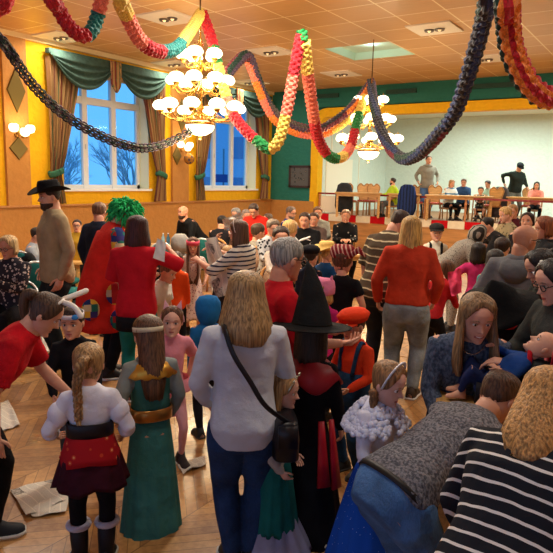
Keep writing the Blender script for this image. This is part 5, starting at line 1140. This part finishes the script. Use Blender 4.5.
# seated crowd behind
def sitter(label, px, py, D, face, topc, hair_, style='round', kid=0, chair=True, w=1.05, table_=None, glasses=False, **k):
    p = person(label, px, py, D, face, sit=True, kid=kid, w=w, hip_z=.275 if kid else .33, lean=k.pop('lean', 6), hp=k.pop('hp', 12), top=topc, bottom=blackc, hair=hair_, R='table', L='table', group=None, **k)
    if chair: chair_for(p, style, ' '.join(('patterned wooden chair under the '+label).split()[:16]))
    if glasses: specs(p)
    return p
sitter('grey curly-haired woman seated far back under second window', 236, 209, 12.6, -30, cloth('6A6A70'), ('short', '8E8A86', 0, dict(thick=.16)))
sitter('woman in pale mauve top seated far back beside the grey curls', 246, 210, 12.2, 20, cloth('A08AA0'), ('short', '8A7A70', 0))
sitter('dark-haired person in black seated left of the grey curls', 222, 216, 11.2, 160, cloth('201E22'), ('short', '1E1614', 0))
person('child with tawny hair lifting a newspaper before the red polo man', 222, 244, 7.6, 150, R=(.0, .05, .27), L=(.0, .05, .27), top=cloth('6A4A3A'), hair=('short', '7A5234', 0), kid=1, bottom=blackc)
person('child with blond tousled hair just behind the navy striped woman', 229, 247, 7.0, 170, top=cloth('26282C'), hair=('short', 'A87C44', 0, dict(thick=.14)), kid=1, bottom=blackc)
sitter('woman with grey-brown curls in black and white top at mid table', 273, 221, 9.4, 25, spotted('B0B0B0', '2A2A2E', 20, .4), ('short', '7A6A58', 0, dict(thick=.2)))
sitter('boy with dark hair looking down at the mid table', 281, 227, 8.6, 10, cloth('C8B8A8'), ('short', '3A2A20', 0), kid=1, hhs=1.05)
sitter('blond child in cream top at mid table, back to camera', 290, 221, 9.6, 175, cloth('D8C48C', .1), ('short', 'C09A60', 0, dict(thick=.12)), kid=1)
p = sitter('bearded man in blue sweater seated far back near the green wall', 291, 207, 12.8, 60, cloth('243C7A'), ('short', '6A5A50', 0), glasses=True); beard(p, '7A6A60')
p = sitter('man in black T-shirt with white logo seated at mid hall', 305, 213, 10.2, -10, cloth('131315'), ('short', '3A281C', 0), w=1.25, sleeve=.9)
b = MB(); K = p.H; yy = .078*K*1.05
cv = bpy.data.curves.new('shirt_logo', 'FONT'); cv.body = 'PUMA'; cv.size = .13; cv.extrude = .012; cv.align_x = 'CENTER'; lo = bpy.data.objects.new('shirt_logo', cv); COL.objects.link(lo); lo.parent = p.root; lo.location = (0, p.spine(.62).y+.085*K+.012, p.spine(.62).z-.04); lo.rotation_euler = (math.radians(84), 0, math.pi); bpy.context.view_layer.update(); lm_ = bpy.data.meshes.new_from_object(lo.evaluated_get(bpy.context.evaluated_depsgraph_get())); lm_.materials.clear(); lm_.materials.append(plain('E8E8E8')); l2_ = bpy.data.objects.new('shirt_lettering', lm_); COL.objects.link(l2_); l2_.parent = p.root; l2_.location = lo.location; l2_.rotation_euler = lo.rotation_euler; bpy.data.objects.remove(lo)
b = MB(); c_ = Vector((0, p.spine(.7).y+.083*K+.012, p.spine(.72).z+.02)); b.limb([c_+Vector((.1, 0, -.03)), c_+Vector((.03, 0, .0)), c_+Vector((-.05, 0, .03)), c_+Vector((-.11, 0, .06))], [.008, .02, .018, .014], 8); b.limb([c_+Vector((-.05, 0, .02)), c_+Vector((-.12, 0, -.0))], [.012, .006], 6); b.limb([c_+Vector((.08, 0, -.02)), c_+Vector((.14, 0, .05))], [.01, .005], 6); b.build('shirt_emblem', plain('E8E8E8'), p.root)
sitter('young man with brown hair peeking behind the black T-shirt', 314, 213, 11.4, -5, cloth('5A4A44'), ('short', '4A3222', 0))
sitter('man in grey hooded top seated before the stage corner', 318, 207, 12.6, 5, cloth('7A7A74'), ('short', '5A3E2A', 0), w=1.15)
p = sitter('smiling woman in black printed top seated at the wooden table below the stage rail', 346, 210, 12.4, 3, spotted('17181A', 'A09A90', 12, .2), ('short', '8A6A50', 0), style='round', smile=True)
sitter('child with black hair seated at the far left of second window tables', 258, 224, 10.0, 120, cloth('8A8478'), ('short', '4A3A2C', 0), kid=1)
sitter('brown-haired woman seated by the green wall at far table', 268, 214, 12.4, -60, cloth('544E52'), ('long', '5A4434', .08))
wood_chair(gp(325, 11.2), faceto(325, 11.2, 170), 'empty wooden chair with tan patterned back, left of the small wooden table')
wood_chair(gp(332, 12.8), faceto(332, 12.8, 0), 'wooden chair with grey patterned back beside the grey hooded man')
t1 = gp(347, 11.4); tbl = table(t1, faceto(347, 11.4, 0), 1.15, .75, 'small pale wooden table in front of the smiling woman in black')
t2 = onz(279, 253, .76); t2.z = 0; table(t2, faceto(282, 10.3, 90), 1.3, .8, 'long wooden table with white paper between the seated families', cloth_=cloth('D8CDB8', .1))
t3 = gp(226, 12.3); table(t3, faceto(226, 12.3, 0), 1.1, .8, 'long wooden table under the second window')
t5 = gp(170, 11.9); table(t5, faceto(170, 11.9, 0), 1.2, .8, 'long table the bald bearded man leans over')
t6 = gp(18, 9.3); table(t6, faceto(18, 9.3, 0), 1.8, .8, 'table behind the seated older woman at left')
for px, D, fc, lb in ((26, 7.6, -165, 'teal banquet chair with white frame right of the seated older woman'), (20, 8.6, 170, 'teal banquet chair with white frame behind the first, by the ochre wall'), (150, 9.6, 160, 'banquet chair draped in black behind the red T-shirt woman'), (164, 10.2, 170, 'teal banquet chair between the black-draped chair and the bald man'), (203, 11.0, 175, 'banquet chair right of the leaning bald man'), (62, 9.2, 150, 'teal banquet chair behind the cowboy legs'), (72, 8.3, 100, 'teal banquet chair left of the clown')):
    banquet_chair(gp(px, D), faceto(px, D, fc), lb)
def coat(px, D, fc, col, label):
    c = gp(px, D); rz = faceto(px, D, fc); b = MB(); R_ = []
    for y, k in ((-.30, .8), (-.27, 1), (-.17, 1), (-.12, .8)): R_.append([(math.cos(a)*.27*k, y+.02*math.sin(a*5), .68+math.sin(a)*.34*k+.02*math.cos(a*7)) for a in [2*math.pi*i/40 for i in range(40)]])
    b.rings(R_); o = b.build('coat', col, loc=c); o.rotation_euler.z = rz; tag(o, label, 'coat')
coat(150, 9.6, 160, cloth('121214', .4), 'black coat hung over the chair behind the red T-shirt woman'); coat(20, 8.6, 170, cloth('161618', .4), 'black coat over the chair by the ochre wall at far left')
cr_t = gp(536, 3.35); 
b = MB(); 
# bottles and cups on the tables
def bottle(c, col, label, h=.24, grp='bottles and cups on the tables'):
    b = MB(); b.lathe([(.005, 0), (.034, 0), (.036, .02), (.036, h*.6), (.014, h*.8), (.013, h*.95)], 14); o = b.build('bottle', plain(col, .25), loc=c); b = MB(); b.lathe([(.016, h*.94), (.016, h), (.002, h)], 12); b.build('cap', plain('E8E8E8', .4), o); tag(o, label, 'bottle', grp)
def cup(c, col, label, grp='bottles and cups on the tables'):
    b = MB(); b.lathe([(.03, 0), (.036, .09), (.033, .09), (.028, .01)], 14); o = b.build('cup', plain(col, .5), loc=c); tag(o, label, 'cup', grp)
for px, col in ((163, '8FB4C8'), (168, '3C6A8A')): q = gp(px, 11.9); q.z = .74; bottle(q, col, 'blue-tinted drink bottle on the table left of the bald man, '+('nearer the chair' if px < 165 else 'nearer him'))
for i, px in enumerate((340, 351)): q = gp(px, 11.4); q.z = .74; cup(q, 'E8E4DC', 'white cup on the small wooden table, '+('left one' if i == 0 else 'right one'))
b = MB(); q = gp(345, 11.35); b.box((0, 0, 0), (.3, .2, .006)); o = b.build('sheet_of_paper', plain('E8E4E0'), smooth=False, loc=(q.x, q.y, .745)); tag(o, 'white paper on the small wooden table before the smiling woman', 'paper')
# ---- people and furniture on the stage
def gs(px, D): q = gp(px, D); q.z = SZ; return q
def stp(label, px, py, D, face, **k): return person(label, px, py, D, face, z0=SZ, **k)
p = stp('man in neon yellow-green jacket seated on stage looking left', 393, 178, 18.6, -70, sit=True, hy=30, top=cloth('B8D838', .12), w=1.2, bottom=cloth('6A7074'), R='table', L=(.05, .05, -.2), hair=('short', '3A2A22', 0)); beard(p, '3A2A22'); chair_for(p, 'h', 'wooden chair with red seat under the neon-jacketed man', SZ, 'chairs on the stage')
p = stp('man standing on stage in beige-grey hoodie, hands in pockets', 429, 156, 18.8, 12, w=1.05, hy=-10, top=cloth('8E8A7E', .12), loose=1.6, R=(.06, .05, -.23), L=(.06, .05, -.23), bottom=denim('4A6A9A'), hair=('short', '4A3424', 0)); b = MB(); c_ = p.spine(1.0); b.tube([c_+Vector((math.cos(a)*.11, math.sin(a)*.1-.02, .0)) for a in [2*math.pi*i/16 for i in range(17)]], .05, 8); b.build('hood', cloth('8E8A7E', .12), p.root)
def sst(label, px, py, D, face, topc, hair_, **k):
    p = stp(label, px, py, D, face, sit=True, top=topc, bottom=k.pop('bottom', blackc), R='table', L='table', hair=hair_, lean=6, hp=14, **k); chair_for(p, 'h', ' '.join(('heart-backed chair under the '+label).split()[:14]), SZ, 'chairs on the stage'); return p
sst('blonde woman in white top with blue stripes seated on stage', 452, 180, 17.9, 35, stripes('DCE4E4', '5A84A8', .16, .3), ('long', 'A88458', .1))
sst('man in dark blue T-shirt seated on stage beside the blonde woman', 464, 179, 18.3, -5, cloth('2E4A72'), ('short', '5A3A28', 0), w=1.15, sleeve=.9)
sst('child in dark cap and patterned top seated on stage', 481, 187, 17.7, 0, spotted('3A3E3C', '8A9A90', 12, .3), ('short', '2A1E18', 0), kid=1)
sst('person with dark grey hair bowed at the stage table, in pale green', 488, 181, 18.8, -40, cloth('9AB09A'), ('short', '3E3236', 0, dict(thick=.15)))
p = stp('man in dark green sweater and cap standing on stage with hand on hip', 520, 164, 18.2, 30, w=1.15, lean=10, hp=30, side=0, top=cloth('262E2A', .2), loose=1.5, R=(.12, -.02, -.17), L=(.05, .1, -.24), poleR=(1, -.3, 0), bottom=cloth('6A6E66'), hair=('short', '2A1E16', 0)); hat_cap(p, cloth('22262A', .2), .42, True, .03)
sst('dark-haired woman in salmon pink top seated at the right stage table', 537, 182, 17.9, 0, cloth('E08C7C', .1), ('long', '2A1814', .14), sleeve=.9)
lbs = ['first from the left', 'second from the left', 'third from the left', 'left of the striped blonde', 'behind the standing hoodie man', 'left of the salmon pink woman', 'near the stage rail at right', 'between cap man and pink woman']
for i, (px, D, fc) in enumerate(((349, 19.0, 20), (364, 19.4, 5), (371, 19.3, -15), (436, 18.6, 10), (417, 18.9, 0), (508, 18.4, 20), (493, 17.75, 200), (529, 18.3, 0))): wood_chair(gs(px, D), faceto(px, D, fc), 'heart-backed light wooden chair on stage, '+lbs[i], 'heart', 'chairs on the stage', 'A83838')
for px, D, w_, lb in ((358, 18.4, 1.4, 'wooden table on the stage at its left end, empty chairs behind'), (404, 18.2, 1.0, 'wooden table on stage by the neon-jacketed man'), (459, 17.75+.3, 1.9, 'wooden table on stage before the striped blonde'), (540, 17.95-.4+.3, 1.8, 'wooden table on stage before the salmon pink woman')):
    table(gs(px, D-.55 if px > 420 else D), faceto(px, D, 0), w_, .7, lb, grp='tables on the stage')
def stagecoat(px, D, col, label):
    c = gs(px, D); b = MB(); R_ = []
    for z, wx in ((.12, .2), (.3, .27), (.7, .26), (.95, .2), (1.02, .1)): R_.append([(math.cos(a)*wx*(1+.06*math.sin(a*6)), -.2+math.sin(a)*.1, z) for a in [2*math.pi*i/28 for i in range(28)]])
    b.rings(R_); o = b.build('jacket', col, loc=c); o.rotation_euler.z = faceto(px, D, 180); tag(o, label, 'jacket')
stagecoat(407, 18.0, stripes('26386A', '1A2440', .09, .4, (1, 0, 0)), 'dark blue jacket hung over a chair beside the neon-jacketed man'); stagecoat(344, 18.9, cloth('2E3034'), 'dark grey jacket over the chair at the stage left end'); stagecoat(500, 17.9, cloth('4A4446'), 'brown-grey coat hung over a chair near the cap man')
# baby table
q = Vector((bb.root.location.x, bb.root.location.y, 0)); table(q, bb.root.rotation_euler.z, .42, .5, 'wooden table beneath the baby carrier at the right edge', h=max(.4, bb.root.location.z-.06))
t7 = at(430, 470, 3.0)
